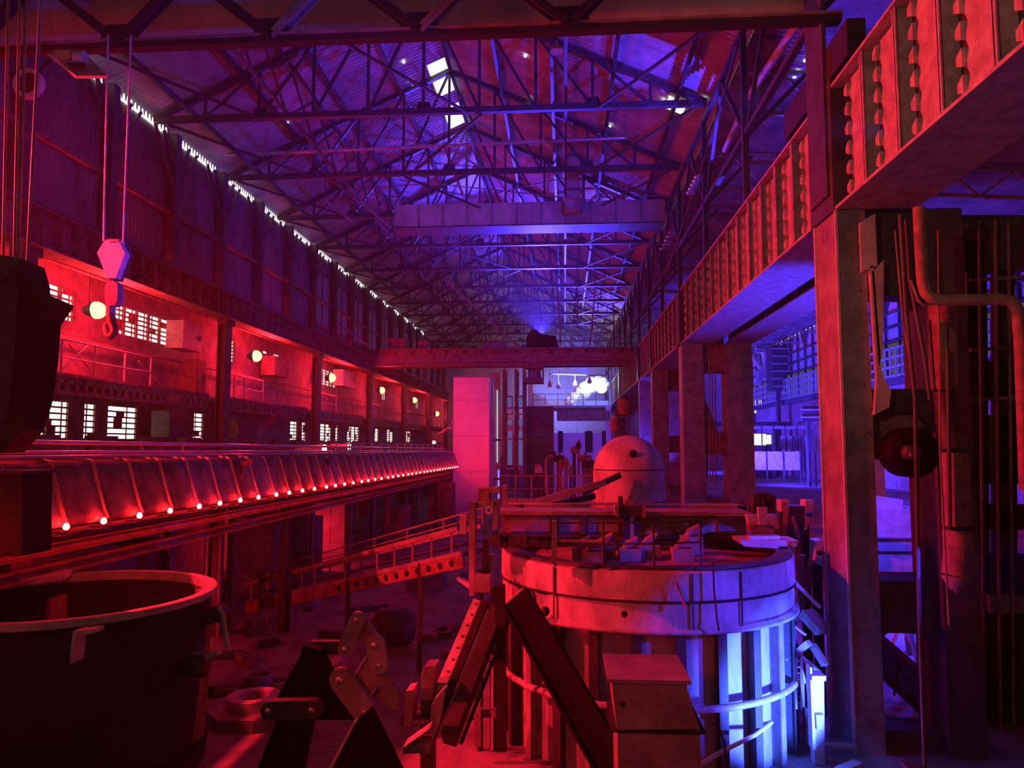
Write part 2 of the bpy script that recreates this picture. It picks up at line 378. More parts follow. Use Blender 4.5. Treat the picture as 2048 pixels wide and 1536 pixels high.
# ================================================================ LEFT WALL: pilasters, girt, crane girder, gallery
for i, y in enumerate([10.47, 14.33] + PIL):
    if y > 89: continue
    b = MB().box(-14.42, -14.1, y-.17, y+.17, 11.3, 16.4)
    t = thing('wall_pilaster', 'dark steel pilaster on the upper left wall, %s one from the near end' % nth(i+1), 'wall post', (-14.26, y, 11.3), 'pilasters of the upper left wall')
    b.build('post', DARK, t)
    for s_ in (-1, 1):
        n = MB()
        pts = [(-14.2, y, 14.2), (-14.2, y+s_*.25, 15.3), (-14.2, y+s_*.9, 16.2)]
        for a in range(2): n.bar(pts[a], pts[a+1], .1, .1)
        n.bar(pts[0], (-14.2, y+s_*1.5, 16.2), .08, .08)
        n.build('curved_brace', DARK, t)
MB().box(-14.4, -14.25, 5, 90, 13.4, 13.55).thing('wall_rail', RUST, 'long horizontal steel rail across the upper left corrugated wall', 'rail')
for i, y in enumerate([10.47, 14.33] + PIL[:-1]):
    if y < 38: continue
    t = thing('wall_glazing', 'grey glazed panel high on the left wall, %s one from the near end' % nth(len([q for q in PIL if 38 < q <= y])), 'glazing panel', (-14.36, y+1.9, 11.6), 'grey glazed panels of the upper left wall')
    MB().box(-14.44, -14.41, y+.6, y+3.3, 12.0, 15.2).build('pane', GLASS, t)
    b = MB()
    for a in range(3): b.box(-14.42, -14.36, y+.6+a*1.32, y+.66+a*1.32, 12, 15.2)
    for z in (12, 13.6, 15.15): b.box(-14.42, -14.36, y+.6, y+3.3, z, z+.07)
    b.build('glazing_bar', DARK, t)
def left_girder(y0, y1, lab):
    t = thing('crane_runway_beam', lab, 'crane beam', (-13.9, (y0+y1)/2, 10.2), 'crane runway beams along the left wall')
    MB().box(-13.95, -13.9, y0, y1, 10.2, 11.15).build('web', RUST, t)
    MB().box(-14.15, -13.55, y0, y1, 11.15, 11.2).build('top_flange', RUST, t)
    MB().box(-14.15, -13.55, y0, y1, 10.15, 10.2).build('bottom_flange', RUST, t)
    MB().box(-13.7, -13.6, y0, y1, 11.2, 11.3).build('crane_rail', DARK, t)
    n = int((y1-y0)/.77)
    for i in range(n): y = y0+.2+i*.77; MB().box(-13.9, -13.6, y-.04, y+.04, 10.2, 11.15).build('stiffener', RUST, t)
for i, y in enumerate([7.5]+bay[:-1]):
    left_girder(y+.02 if i else 7.5, y+11.58 if i else 18.18, 'riveted crane beam on the left wall, %s span from the near end' % nth(i+1))

def column_left(y, i):
    t = thing('wall_column', 'tall dark riveted column of the left wall, %s one from the near end' % nth(i+1), 'column', (-14, y, 0), 'columns of the left wall')
    MB().box(-14.15, -14.1, y-.3, y+.3, 4.3, 11.15).build('flange', DARK, t)
    MB().box(-13.85, -13.8, y-.3, y+.3, 4.3, 11.15).build('flange', DARK, t)
    MB().box(-14.1, -13.85, y-.03, y+.03, 4.3, 11.15).build('web', DARK, t)
    MB().box(-14.1, -13.7, y-.35, y+.35, 9.9, 10.15).build('bracket', DARK, t)
    MB().box(-14.28, -13.6, y-.35, y+.35, 0, 4.05).build('foot', RUST, t)
for i, y in enumerate(bay): column_left(y, i)
# red lit gallery: scalloped beam, walkway, railings
def gallery(y0, y1, i, ord_):
    t = thing('gallery_walkway', 'left wall gallery walkway with scalloped beam, %s bay from the near end' % ord_, 'walkway', (-15, (y0+y1)/2, 6.5), 'gallery walkways of the left wall')
    MB().box(-15.99, -14.16, y0, y1, 6.95, 7.0).build('deck', RUST, t)
    MB().box(-14.3, -14.2, y0, y1, 6.9, 7.05).build('top_edge', RUST, t)
    MB().box(-14.3, -14.2, y0, y1, 6.45, 6.55).build('bottom_edge', RUST, t)
    n = int((y1-y0)/.42); b = MB()
    for k in range(n):
        y = y0+.1+k*.42
        b.prism([(-14.24, y, 6.9), (-14.24, y+.30, 6.9), (-14.24, y+.22, 6.7), (-14.24, y+.22, 6.55), (-14.24, y+.08, 6.55), (-14.24, y+.08, 6.7)], (.06, 0, 0))
    tag(b.build('scalloped_web', RUST, t), kind='stuff')
for i, y in enumerate([7.3]+[q+.35 for q in bay[:-1]]): gallery(y, y+10.5, i, nth(i+1))
def railing(name, lab, pts, h, mat_, posts, group=None, r=.025, mids=(.5,), cat='railing'):
    c = sum((V(p) for p in pts), V((0, 0, 0)))/len(pts)
    t = thing(name, lab, cat, c, group); up = V((0, 0, h))
    MB().path([V(p)+up for p in pts], r, 6).build('top_rail', mat_, t)
    for m_ in mids: MB().path([V(p)+up*m_ for p in pts], r*.8, 6).build('mid_rail', mat_, t)
    L_ = [(V(pts[i+1])-V(pts[i])).length for i in range(len(pts)-1)]; tot = sum(L_)
    for k in range(posts):
        s_ = tot*k/(posts-1) if posts > 1 else 0; i = 0
        while i < len(L_)-1 and s_ > L_[i]: s_ -= L_[i]; i += 1
        p = V(pts[i]).lerp(V(pts[i+1]), min(1, s_/L_[i])); MB().tube(p, p+up, r*1.1, 6).build('post', mat_, t)
    return t
for i, y in enumerate([7.8]+[q+.5 for q in bay[:-1]]):
    if i < 2:
        segs = [(y, y+9.8)] if i == 0 else [(y+.2, y+6.4)]
    else: segs = [(y+.4, y+4.6)]
    for a, c in segs:
        railing('gallery_railing', 'bright red lit gallery railing, %s from the near end on the left wall' % nth(i+1), [(-14.4, a, 7.0), (-14.4, c, 7.0)], 1.05, LIGHT, 5, 'railings of the left gallery', .03)
for i, (y, dy, dz) in enumerate(((20.6, 1.2, .9), (22.2, -1.3, .8), (24.5, 1.5, -.7), (32.4, 1.3, .5), (34.0, -1.1, .8), (44.0, 1.0, .7), (55.6, 1.0, .7))):
    a = V((-14.5, y, 7.15)); c = a + V((0, dy, abs(dz)))
    if dz < 0: a.z, c.z = c.z, a.z
    MB().tube(a, c, .025, 6).thing('bent_rod', LIGHT, 'thin bent steel rod leaning on the left gallery railing, %s from the near end' % nth(i+1), 'rod', 'loose rods on the left gallery')
# catwalk rail hung above the windows and pipes behind it
for i, (z, x) in enumerate(((10.35, -14.9), (8.35, -15.5))):
    MB().tube((x, 8, z), (x, 88, z), .05, 8).thing('wall_pipe', RUST, ['upper', 'lower'][i] + ' long horizontal pipe in the left gallery', 'pipe')
for i in range(14):
    y = 12 + 5.5*i
    MB().tube((-14.9, y, 10.3), (-14.9, y, 11.3), .02, 6).thing('pipe_hanger', RUST, 'thin pipe hanger under the gallery ceiling, %s from the near end' % nth(i+1), 'hanger', 'hangers of the upper gallery pipe')
# cabinets and boxes in the gallery
for i, (y, z, dy, dz, m_, lab) in enumerate(((27.4, 5.3, 1.9, 1.0, WALLM, 'flat red lit wall cabinet between the lower gallery windows, nearest the crane hook'),
        (29.4, 7.0, .8, 1.5, RUST, 'tall gallery cupboard before the second bay column'), (28.2, 8.8, 1.5, 1.1, LIGHT, 'bulky pale duct box under the gallery ceiling beside the nearest windows'),
        (33.4, 5.3, 1.8, .95, WALLM, 'square red lit cabinet on the lower gallery in the second bay'), (37.5, 8.6, 2.0, 1.0, RUST, 'rusty upper wall box past the second floodlight'),
        (49.5, 9.0, 3.0, 1.1, LIGHT, 'big rounded duct under the gallery ceiling past the third floodlight'), (20.9, 6.55, .5, .3, LIGHT, 'small pale junction box on the nearest scalloped beam'))):
    t = thing('wall_cabinet', lab, 'cabinet', (-15.2, y+dy/2, z))
    MB().box(-15.6, -14.9, y, y+dy, z, z+dz).build('body', m_, t)
    MB().box(-14.92, -14.88, y+.06, y+dy-.06, z+.06, z+dz-.06).build('door', m_, t)
    MB().box(-14.9, -14.84, y+dy-.2, y+dy-.15, z+dz*.4, z+dz*.6).build('handle', DARK, t)
# low parapet panels above the gallery floor
pi_ = 0
for yb in [6.6] + bay:
    for k in range(4):
        y = yb + .5 + k*2.72
        if y > 86: continue
        MB().box(-14.1, -14.0, y, y+2.5, 4.3, 5.0).thing('parapet_panel', RUST, 'low rusty parapet panel along the left platform, %s from the near end' % nth(pi_+1), 'panel', 'parapet panels along the left platform')
        MB().box(-14.45, -14.12, y+.3, y+1.5, 4.3, 5.28).thing('floor_cabinet', DARK, 'dark low cabinet behind the parapet, %s from the near end' % nth(pi_+1), 'cabinet', 'dark cabinets behind the parapet panels')
        pi_ += 1
def text(body, loc, rot, size, m_, parent, name='lettering'):
    c = bpy.data.curves.new(name, 'FONT'); c.body = body; c.size = size; c.extrude = .004; c.align_x = 'CENTER'
    o = bpy.data.objects.new(name, c); COL.objects.link(o); o.rotation_euler = rot
    c.materials.append(m_)
    dg = bpy.context.evaluated_depsgraph_get(); me = bpy.data.meshes.new_from_object(o.evaluated_get(dg))
    n = bpy.data.objects.new(name, me); COL.objects.link(n); n.rotation_euler = rot
    bpy.data.objects.remove(o); n.parent = parent; n.location = V(loc) - wloc(parent); return n
q = at(298, 894, 26.4)
sgn = thing('number_plate', 'small sign reading 621 on the low panels of the left platform', 'sign', (-13.97, q.y, 4.55))
sgn.location.y = 25.3
MB().box(-13.99, -13.97, 25.0, 25.6, 4.62, 4.92).build('plate', RUST, sgn)
text('621', (-13.96, 25.3, 4.66), (math.pi/2, 0, math.pi/2), .3, WHITE, sgn)
# ================================================================ FLOODLIGHTS
def flood(loc, aim, col, lab, r=.22, group=None, glass=None):
    loc = V(loc); d = (V(aim)-loc).normalized(); t = thing('floodlight', lab, 'lamp', loc, group)
    up = V((0, 0, 1)); s_ = d.cross(up).normalized()
    MB().path([loc-d*.35, loc-d*.15, loc-d*.02], r*.55, 14, r).build('housing', DARK, t)
    MB().path([loc-d*.02, loc+d*.02], r*.9, 14).build('lens', glass, t)
    b = MB()
    for k in (-1, 1): b.bar(loc+s_*k*(r+.04)-d*.15, loc+s_*k*(r+.04)-d*.15+up*.4, .03, .05)
    b.bar(loc+s_*(r+.06)-d*.15+up*.4, loc-s_*(r+.06)-d*.15+up*.4, .05, .03)
    b.build('bracket', DARK, t); return t
for i, p in enumerate(RED_LAMPS[1:]):
    t = thing('floodlight', 'glaring red floodlight on the left gallery wall, %s one from the crane hook' % nth(i+1), 'lamp', (p[0]-.15, p[1], p[2]), 'red floodlights of the left gallery')
    MB().path([(p[0]-.45, p[1], p[2]), (p[0]-.1, p[1], p[2])], .12, 14, .27).build('housing', DARK, t)
    MB().lathe((p[0]-.1, p[1], p[2]), [(.27, 0), (.27, .1), (.22, .22), (.12, .3), (0, .33)], 16, axis='x').build('lens', REDHOT, t)
    MB().bar((p[0]-.3, p[1], p[2]+.1), (p[0]-.3, p[1], 11.3), .03, .03).build('bracket', DARK, t)
# ================================================================ RIGHT GIRDER OVER THE COLUMNS
G0, G1, GT = 9.03, 9.07, 11.2
def toothed(y, ztop=11.1, zb=9.1):
    """stand-off plate covering the near part of a panel, trapezoid teeth on its far edge"""
    b = MB(); n = 6; ph = (ztop-zb)/n; x = 4.80
    wav = []
    for k in range(n*6+1):
        z = zb + (ztop-zb)*k/(n*6); wav.append((x, y+.78+.035*math.sin(2*math.pi*k/6), z))
    b.prism([(x, y+.08, zb)] + wav + [(x, y+.08, ztop)], (.06, 0, 0))
    return b
def teeth(y, ztop=11.1, zb=9.1):
    b = MB(); n = 6; ph = (ztop-zb)/n
    for k in range(n):
        z = zb + ph*(k+.5)
        b.prism([(4.74, y+.80, z-.12), (4.74, y+.93, z-.055), (4.74, y+.93, z+.055), (4.74, y+.80, z+.12)], (.15, 0, 0))
    return b
def girder(y0, y1, n, lab, detail):
    t = thing('crane_runway_beam', lab, 'crane beam', (5.3, (y0+y1)/2, 9.0), 'crane runway beams over the right columns')
    MB().box(4.92, 4.95, y0, y1, 9.05, 11.15).build('web', DARK, t)
    MB().box(4.62, 5.96, y0, y1, 9.0, 9.05).build('bottom_flange', GIRD, t)
    MB().box(4.62, 5.5, y0, y1, 11.15, 11.2).build('top_flange', GIRD, t)
    MB().box(5.8, 5.83, y0, y1, 9.05, 9.5).build('back_web', DARK, t)
    st = (y1-y0)/n
    for i in range(n):
        y = y0 + st*i
        MB().box(4.66, 4.92, y-.012, y+.012, 9.05, 11.15).box(4.66, 4.68, y-.055, y+.055, 9.05, 11.15).build('stiffener', GIRD, t)
        if detail or i % 2 == 0:
            toothed(y).build('scalloped_plate', GIRD, t); teeth(y).build('tooth_row', GIRD, t)
    return t
girder(4.6, 12.85, 7, 'salmon lit crane beam with toothed plates, span nearest the camera on the right', True)
# thick pier head crossing the girder at the near column
girder(14.1, 30.0, 13, 'crane beam with toothed plates between the first two right columns', True)
girder(31.0, 47.5, 13, 'crane beam between the second and third right columns', True)
girder(47.7, 64.0, 13, 'crane beam beyond the third right column', False)
girder(64.2, 89.5, 20, 'farthest crane beam on the right, ending at the blue lit wall', False)
MB().box(4.85, 4.95, 4.6, 89.5, 11.2, 11.3).thing('crane_rail', RUST, 'long crane rail on top of the right beams', 'rail')
# second, inner beam of the aisle
def inner(y0, y1, lab):
    t = thing('aisle_beam', lab, 'beam', (6.9, (y0+y1)/2, 9.0), 'inner beams on the aisle side of the columns')
    MB().box(6.36, 7.44, y0, y1, 9.0, 9.05).build('bottom_flange', GIRD, t)
    MB().box(6.5, 6.53, y0, y1, 9.05, 10.4).build('web', DARK, t)
    MB().box(6.36, 7.44, y0, y1, 10.4, 10.45).build('top_flange', DARK, t)
    n = int((y1-y0)/1.6)
    for k in range(n): MB().box(6.38, 6.42, y0+.4+k*1.6, y0+.44+k*1.6, 9.05, 9.35).build('clip', GIRD, t)
inner(14.1, 30.0, 'inner beam between the first two right columns'); inner(31.0, 47.5, 'inner beam behind the second right column'); inner(47.7, 89.5, 'farthest inner beam of the aisle')
# ---- column 1 (near, detailed)
t = thing('portal_column', 'massive near column on the right with a bright red left face', 'column', (6, 13.5, 0))
MB().box(4.66, 5.13, 12.9, 13.95, 0, 9.0).build('left_leg', MID, t)
MB().box(4.62, 4.66, 12.86, 12.92, 0, 9.0).box(4.62, 4.66, 13.93, 13.99, 0, 9.0).build('edge_angle', LIGHT, t)
MB().box(6.13, 6.72, 12.9, 13.95, 0, 9.0).build('right_leg', DARK, t)
for z0, z1 in ((7.55, 9.0), (5.55, 5.95), (1.9, 2.75), (0, .35)):
    b = MB().box(5.13, 6.13, 13.1, 13.7, z0, z1)
    for sx, x in ((1, 5.13), (-1, 6.13)):
        b.prism([(x, 13.1, z0), (x+sx*.18, 13.1, z0), (x, 13.1, z0-.18)], (0, .6, 0))
    b.build('cross_beam', DARK, t)
MB().box(5.13, 6.13, 13.3, 13.4, 4.75, 5.55).build('stiffening_plate', RUST, t)
MB().box(4.6, 5.5, 12.86, 14.05, 9.0, 11.3).build('pier_head', DARK, t)
MB().box(4.55, 4.62, 13.0, 13.9, 9.3, 16.2).build('upper_post', DARK, t)
b = MB()
for k in range(10): b.lathe((5.0+.12*(k % 2), 12.895, 5.2+.4*k), [(0, -.02), (.02, -.02), (.025, 0)], 6, axis='y')
tag(b.build('rivet_row', DARK, t), kind='stuff')
MB().prism([(5.17, 12.8, 7.9), (5.37, 12.8, 8.1), (5.30, 12.8, 6.6), (5.22, 12.8, 6.3)], (0, .08, 0)).prism([(5.0, 12.8, 8.75), (5.26, 12.8, 8.9), (5.26, 12.8, 8.0), (5.0, 12.8, 7.9)], (0, .06, 0)).build('hanger_plate', LIGHT, t)
MB().prism([(5.14, 12.8, 8.0), (5.2, 12.8, 8.0), (5.26, 12.8, 6.2), (5.4, 12.8, 5.9), (5.36, 12.8, 5.62), (5.12, 12.8, 5.5), (5.18, 12.8, 6.1)], (0, .1, 0)).build('strap', LIGHT, t)
MB().lathe((4.655, 13.5, 8.72), [(.13, 0), (.09, .03), (0, .03)], 14, axis='x').build('round_hole', BLACK, t)
# ---- other columns
def portal(y, lab, full=True):
    t = thing('portal_column', lab, 'column', (6, y, 0), 'portal columns of the right side')
    MB().box(4.70, 5.5, y-.6, y+.5, 0, 9.0).build('left_leg', MID, t)
    MB().box(4.64, 4.70, y-.6, y-.54, 0, 9.0).build('edge_angle', LIGHT, t)
    MB().box(6.4, 7.4, y-.6, y+.5, 0, 9.0).build('right_leg', MID, t)
    for z0, z1 in ((7.9, 9.0), (4.6, 5.5), (2.3, 2.9)): MB().box(5.5, 6.4, y-.45, y+.4, z0, z1).build('cross_beam', RUST, t)
    MB().box(4.6, 5.5, y-.5, y+.5, 9.05, 11.15).build('pier_head', DARK, t)
    return t
p2 = portal(30.6, 'second column on the right with an orange lit edge')
MB().prism([(5.5, 30.2, 7.0), (5.9, 30.2, 6.0), (6.05, 30.2, 5.5), (5.5, 30.2, 5.5)], (0, .06, 0)).build('gusset_plate', RUST, p2)
for i, y in enumerate((40.7, 47.6, 64.1, 80)): portal(y, ['third', 'fourth', 'fifth', 'sixth'][i] + ' column on the right, counted from the camera')
# long lattice bracing above the right girder, open side towards the aisle
for i in range(13):
    y = 14 + 5.75*i
    t = thing('side_lattice', 'open lattice frame above the right crane beam, %s bay from the near column' % nth(i+1), 'lattice', (4.9, y+2.9, 12.8), 'lattice frames above the right crane beam')
    MB().box(4.8, 4.95, y+.04, y+5.7, 13.2, 13.35).build('bottom_chord', DARK, t)
    MB().box(4.8, 4.95, y+.04, y+5.7, 16.1, 16.25).build('top_chord', DARK, t)
    MB().bar((4.87, y+.1, 13.3), (4.87, y+2.85, 16.1), .1, .1).build('diagonal', DARK, t)
    MB().bar((4.87, y+5.6, 13.3), (4.87, y+2.85, 16.1), .1, .1).build('diagonal', DARK, t)
    MB().bar((4.87, y+.13, 11.3), (4.87, y+.13, 16.1), .16, .16).build('post', DARK, t)
    MB().bar((4.87, y+.13, 13.2), (6.5, y+.13, 14.9), .1, .1).build('strut', DARK, t)
# aisle roof trusses
for i in range(12):
    y = 15 + 6.2*i
    t = thing('aisle_truss', 'light roof truss over the side aisle, %s from the near column' % nth(i+1), 'roof truss', (12.5, y, 13.6), 'light trusses over the side aisle')
    MB().bar((5, y, 14.5), (19.9, y, 13.6), .12, .12).build('bottom_chord', MID, t)
    MB().bar((5, y, 15.75), (19.9, y, 14.5), .12, .12).build('top_chord', MID, t)
    for k in range(6):
        x = 5 + 2.48*k
        MB().bar((x, y, 14.5-.06*(x-5)), (x+1.24, y, 15.65-.085*(x-5)), .07, .07).build('diagonal', MID, t)
        MB().bar((x+2.48, y, 14.5-.06*(x-2.5)), (x+1.24, y, 15.65-.085*(x-5)), .07, .07).build('diagonal', MID, t)
# insulated power line sagging in the lattice
b = MB().path([at(1475, 90, 20), at(1440, 220, 23), at(1400, 350, 26), at(1330, 560, 32)], .05, 8)
t = thing('power_cable', 'slack cable with a stack of pale ring insulators beside the right crane beam', 'cable', at(1390, 370, 26))
b.build('cable', DARK, t)
for (x, y0_) in ((1382, 385), (1327, 497)):
    for k in range(5): MB().lathe(at(x+4*k, y0_-8*k, 25 if x > 1350 else 33), [(0, -.02), (.16, -.02), (.16, .02), (0, .02)], 12).build('insulator', SHINE, t)
# blue lit service pipe bundle high on the aisle side
MB().path([at(1600, 40, 17), at(1560, 100, 18.5), at(1500, 190, 21.5), at(1450, 300, 26)], .11, 8).thing('service_pipe', LIGHT, 'lumpy blue lit pipe high behind the right roof lattice', 'pipe')
# ================================================================ LONG RED TROUGH (casting runner) ON THE LEFT
Y0r, NR, PR = 5.3, 46, .93
run = thing('casting_trough', 'long red lit metal trough with curved segmented side, running to the tall pale pillar', 'trough', (-7.4, 26, 3.5))
prof = [(-7.62, 4.70), (-7.12, 4.62), (-7.05, 4.40), (-6.97, 4.15), (-6.89, 3.92), (-6.84, 3.82), (-6.92, 3.76), (-7.2, 3.74)]
for i in range(NR):
    y0 = Y0r + i*PR; b = MB()
    outer = [(x+.015, 0, z) for x, z in prof]; vs_ = []
    # every sheet bulges slightly and laps over the next
    for y, dx in ((y0, -.0), (y0+.08, .02), (y0+.45, .035), (y0+.87, .03), (y0+.915, .0)):
        vs_ += [(x+dx*(0 if k == 0 else 1), y, z) for k, (x, z) in enumerate(prof)]
    n = len(prof); fs = [(r*n+k, r*n+k+1, (r+1)*n+k+1, (r+1)*n+k) for r in range(4) for k in range(n-1)]
    b.add(vs_, fs, True); b.build('side_sheet', TROUGH, run)
for i in range(NR+1):
    y = Y0r + i*PR - .01
    MB().prism([(x+.05, y, z) for x, z in prof[1:]] + [(x-.03, y, z) for x, z in prof[1:]][::-1], (0, .025, 0)).bar((-7.62, y, 4.78), (-7.1, y, 4.64), .05, .05).build('lap_flange', LIGHT, run)
MB().box(-7.66, -7.60, Y0r, Y0r+NR*PR, 4.55, 4.80).build('inner_lip', TROUGH, run)
MB().tube((-7.45, Y0r, 4.78), (-7.45, Y0r+NR*PR, 4.78), .03, 8).build('top_pipe', SHINE, run)
MB().tube((-7.25, Y0r, 4.72), (-7.25, Y0r+NR*PR, 4.72), .022, 8).build('top_pipe', SHINE, run)
MB().tube((-7.7, Y0r, 4.93), (-7.7, Y0r+NR*PR, 4.93), .035, 8).build('top_pipe', SHINE, run)
MB().box(-7.9, -6.98, Y0r, Y0r+NR*PR, 3.66, 3.72).build('bottom_tray', DARK, run)
for z, x in ((3.42, -7.35), (3.12, -7.35)):
    MB().ibeam((x, Y0r, z), (x, Y0r+NR*PR, z), .22, .16, .02).build('support_beam', RUST, run)
for i in range(7):
    y = 8 + 6*i; MB().box(-7.65, -7.45, y-.1, y+.1, 0, 3.35).build('leg', DARK, run)
    MB().box(-9.2, -7.45, y-.06, y+.06, 3.0, 3.15).build('bracket', DARK, run)
for i in range(NR-1):
    y = Y0r + .7 + i*PR; d = .0 if i % 4 else .1; zd = -.0072*(y-26)
    t = thing('festoon_bulb', 'small glowing red bulb under the trough, %s one from its near end' % nth(i+1), 'light bulb', (-6.74, y+d, 3.74), 'red bulbs strung under the trough')
    MB().lathe((-6.73, y+d, 3.78+zd), [(0, -.045), (.03, -.035), (.045, 0), (.03, .035), (.018, .05)], 10).build('glass', BULB, t)
    MB().tube((-6.73, y+d, 3.69+zd), (-6.73, y+d, 3.735+zd), .02, 8).bar((-6.73, y+d, 3.70+zd), (-6.95, y+d, 3.70+zd), .02, .02).build('socket', BLACK, t)
MB().path([(-6.76, Y0r+.5*k, 3.69-.0072*(Y0r+.5*k-26) - (.03 if k % 2 else 0)) for k in range(int(2*NR*PR))], .012, 5).thing('festoon_wire', BLACK, 'thin sagging wire that feeds the red bulbs under the trough', 'wire')
run.rotation_euler.x = -.0072
# things standing on or beside the trough
def spotlight(px, py, Y, lab, r, L_, warm):
    p = at(px, py, Y); t = thing('stage_spotlight', lab, 'lamp', p)
    q = p + V((-L_, .1, .02)); d = (p-q).normalized()
    MB().path([q, q+(p-q)*.6, p], r*.6, 14, r).build('barrel', LIGHT, t)
    MB().path([p, p+d*.03], r*.9, 16).build('lens', warm, t)
    MB().bar((q+p)/2-V((0, 0, .1)), V(((q+p).x/2, p.y, 4.35)), .05, .05).build('stand', DARK, t)
spotlight(648, 900, 30, 'big tubular spotlight with a white oval lens behind the trough', .24, 1.1, WARM)
spotlight(698, 893, 36, 'second warm spotlight to the right of the tubular one behind the trough', .2, .9, WARM)
p = at(475, 945, 15.9)
t = thing('trough_scraper', 'small bent bracket standing on top of the trough', 'bracket', p)
MB().prism([p+V(k) for k in ((0, 0, -.1), (.1, 0, -.1), (.16, 0, .14), (.34, 0, .22), (.34, 0, .28), (.08, 0, .24))], (0, .05, 0)).build('arm', DARK, t)
MB().stadium(p+V((-.02, 0, -.06)), p+V((.0, 0, .05)), .05, .05).build('foot', LIGHT, t)
p = at(612, 905, 24)
t = thing('motor_box', 'square red box on the trough before the tubular spotlight', 'box', p)
MB().box(p.x-.28, p.x+.3, p.y-.2, p.y+.3, p.z-.35, p.z+.08).build('body', RUST, t)
MB().box(p.x-.33, p.x-.26, p.y-.2, p.y+.3, p.z-.35, p.z+.1).build('side_plate', LIGHT, t)
p = at(650, 920, 22); MB().tube(p+V((-.12, 0, -.1)), p+V((.12, 0, -.1)), .14, 12).thing('black_drum', BLACK, 'small black drum on the trough rails below the tubular spotlight', 'drum')
railing('trough_railing', 'low handrail along the far half of the trough', [(-7.9, 24, 4.3), (-7.9, 48, 4.3)], .75, LIGHT, 16)
# curved metal hose by the pale pillar, and smoke machine spot
MB().path([at(878, 868, 50), at(888, 862, 50), at(896, 856, 50), at(904, 857, 50)], .09, 8).thing('curved_duct', SHINE, 'short S-shaped shiny duct left of the tall pale pillar', 'duct')
p = at(868, 885, 48)
t = thing('stage_spotlight', 'bright spotlight at the far end of the trough by the pale pillar', 'lamp', p)
MB().lathe(p, [(0, 0), (.12, .02), (.18, .25)], 12, axis='y').build('barrel', DARK, t); MB().lathe(p, [(0, -.02), (.12, 0)], 12, axis='y').build('lens', WARM, t)
# ================================================================ TALL PALE PILLAR, ELEVATOR TOWER, FAR BUILDINGS
t = thing('wall_pillar', 'tall pale rectangular pillar washed in red light', 'pillar', (-6.3, 51, 0))
xa, xb = at(906, 900, 50).x, at(978, 900, 50).x
MB().box(xa, xb, 50, 53.5, 0, at(940, 755, 50).z).build('shaft', WHITE, t)
MB().box(xa-.03, xb+.03, 49.97, 53.53, at(940, 755, 50).z, at(940, 755, 50).z+.08).build('cap', MID, t)
b = MB()
for z in (3.2, 5.6, 8.0): b.box(xa-.005, xb+.005, 49.992, 50.0, z, z+.025)
b.build('panel_joint', MID, t)
p = at(905, 845, 50); MB().box(p.x-.08, p.x, 49.9, 50.1, p.z-.1, p.z+.1).build('junction_box', LIGHT, t)
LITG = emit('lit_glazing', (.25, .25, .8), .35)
tw = thing('elevator_tower', 'open red steel elevator tower with glass cars between pillar and ribbed cabinet', 'elevator', at(1028, 1000, 54))
z0, z1 = 0, at(1028, 738, 54).z
for px in (1008, 1032, 1048):
    for dy in (0, 1.8): x = at(px, 900, 54).x; MB().box(x-.1, x+.1, 54+dy, 54.2+dy, z0, z1).build('upright', RUST, tw)
x0_, x1_ = at(1008, 900, 54).x, at(1048, 900, 54).x
for py in (816, 878, 937, 985): z = at(1028, py, 54).z; MB().box(x0_, x1_, 54.0, 54.1, z-.07, z+.07).build('cross_bar', LIGHT, tw)
for px in (1019, 1041):
    x = at(px, 900, 54.5).x; zt, zb = at(px, 792, 54.5).z, at(px, 830, 54.5).z
    MB().box(x-.25, x+.25, 54.4, 54.5, zt-.1, zt+.0).box(x-.25, x+.25, 54.4, 54.5, zb, zb+.1).box(x-.25, x-.17, 54.4, 54.5, zb, zt).box(x+.17, x+.25, 54.4, 54.5, zb, zt).build('car_frame', LIGHT, tw)
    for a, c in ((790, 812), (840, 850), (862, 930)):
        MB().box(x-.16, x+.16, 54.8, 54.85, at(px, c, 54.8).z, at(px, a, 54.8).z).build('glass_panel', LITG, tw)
t = thing('light_tower', 'narrow glazed shaft with a bright white vertical tube beside the pale pillar', 'light tower', at(990, 1000, 56))
x = at(988, 900, 56).x
MB().box(at(979, 900, 56).x, at(1000, 900, 56).x, 56.3, 56.6, 0, at(988, 745, 56).z).build('glass_wall', GLASS, t)
MB().tube((at(994, 880, 56).x, 56.2, at(994, 925, 56).z), (at(994, 780, 56).x, 56.2, at(994, 780, 56).z), .03, 8).build('light_tube', emit('white_tube', (.55, .75, 1), 1.2), t)
MB().tube((at(997, 880, 56).x, 56.2, at(997, 1000, 56).z), (at(997, 780, 56).x, 56.2, at(997, 940, 56).z), .04, 8).build('light_tube', emit('blue_tube', (.2, .15, 1), 2.5), t)
for py in (880, 958, 985): z = at(990, py, 56).z; MB().box(at(979, 900, 56).x, at(1003, 900, 56).x, 56.0, 56.1, z-.08, z+.08).build('cross_bar', DARK, t)
# ribbed red cabinet building
t = thing('ribbed_cabinet', 'tall red cabinet with louvred lower half right of the elevator tower', 'cabinet', at(1078, 1000, 57))
xa, xb = at(1051, 900, 57).x, at(1107, 900, 57).x; zt = at(1078, 812, 57).z
MB().box(xa, xb, 57, 60, 0, zt).build('body', RUST, t)
MB().box(xa-.05, xa+.12, 56.9, 57, 0, zt).build('corner_post', MID, t)
for py in (868, 880): z = at(1078, py, 57).z; MB().box(xa, xb, 56.9, 57, z-.12, z+.12).build('band', MID, t)
for k in range(8): z = at(1078, 900+6*k, 57).z; MB().prism([(xa+.15, 56.88, z), (xa+.15, 57, z), (xa+.15, 57, z+.1)], (xb-xa-.5, 0, 0)).build('louvre', MID, t)
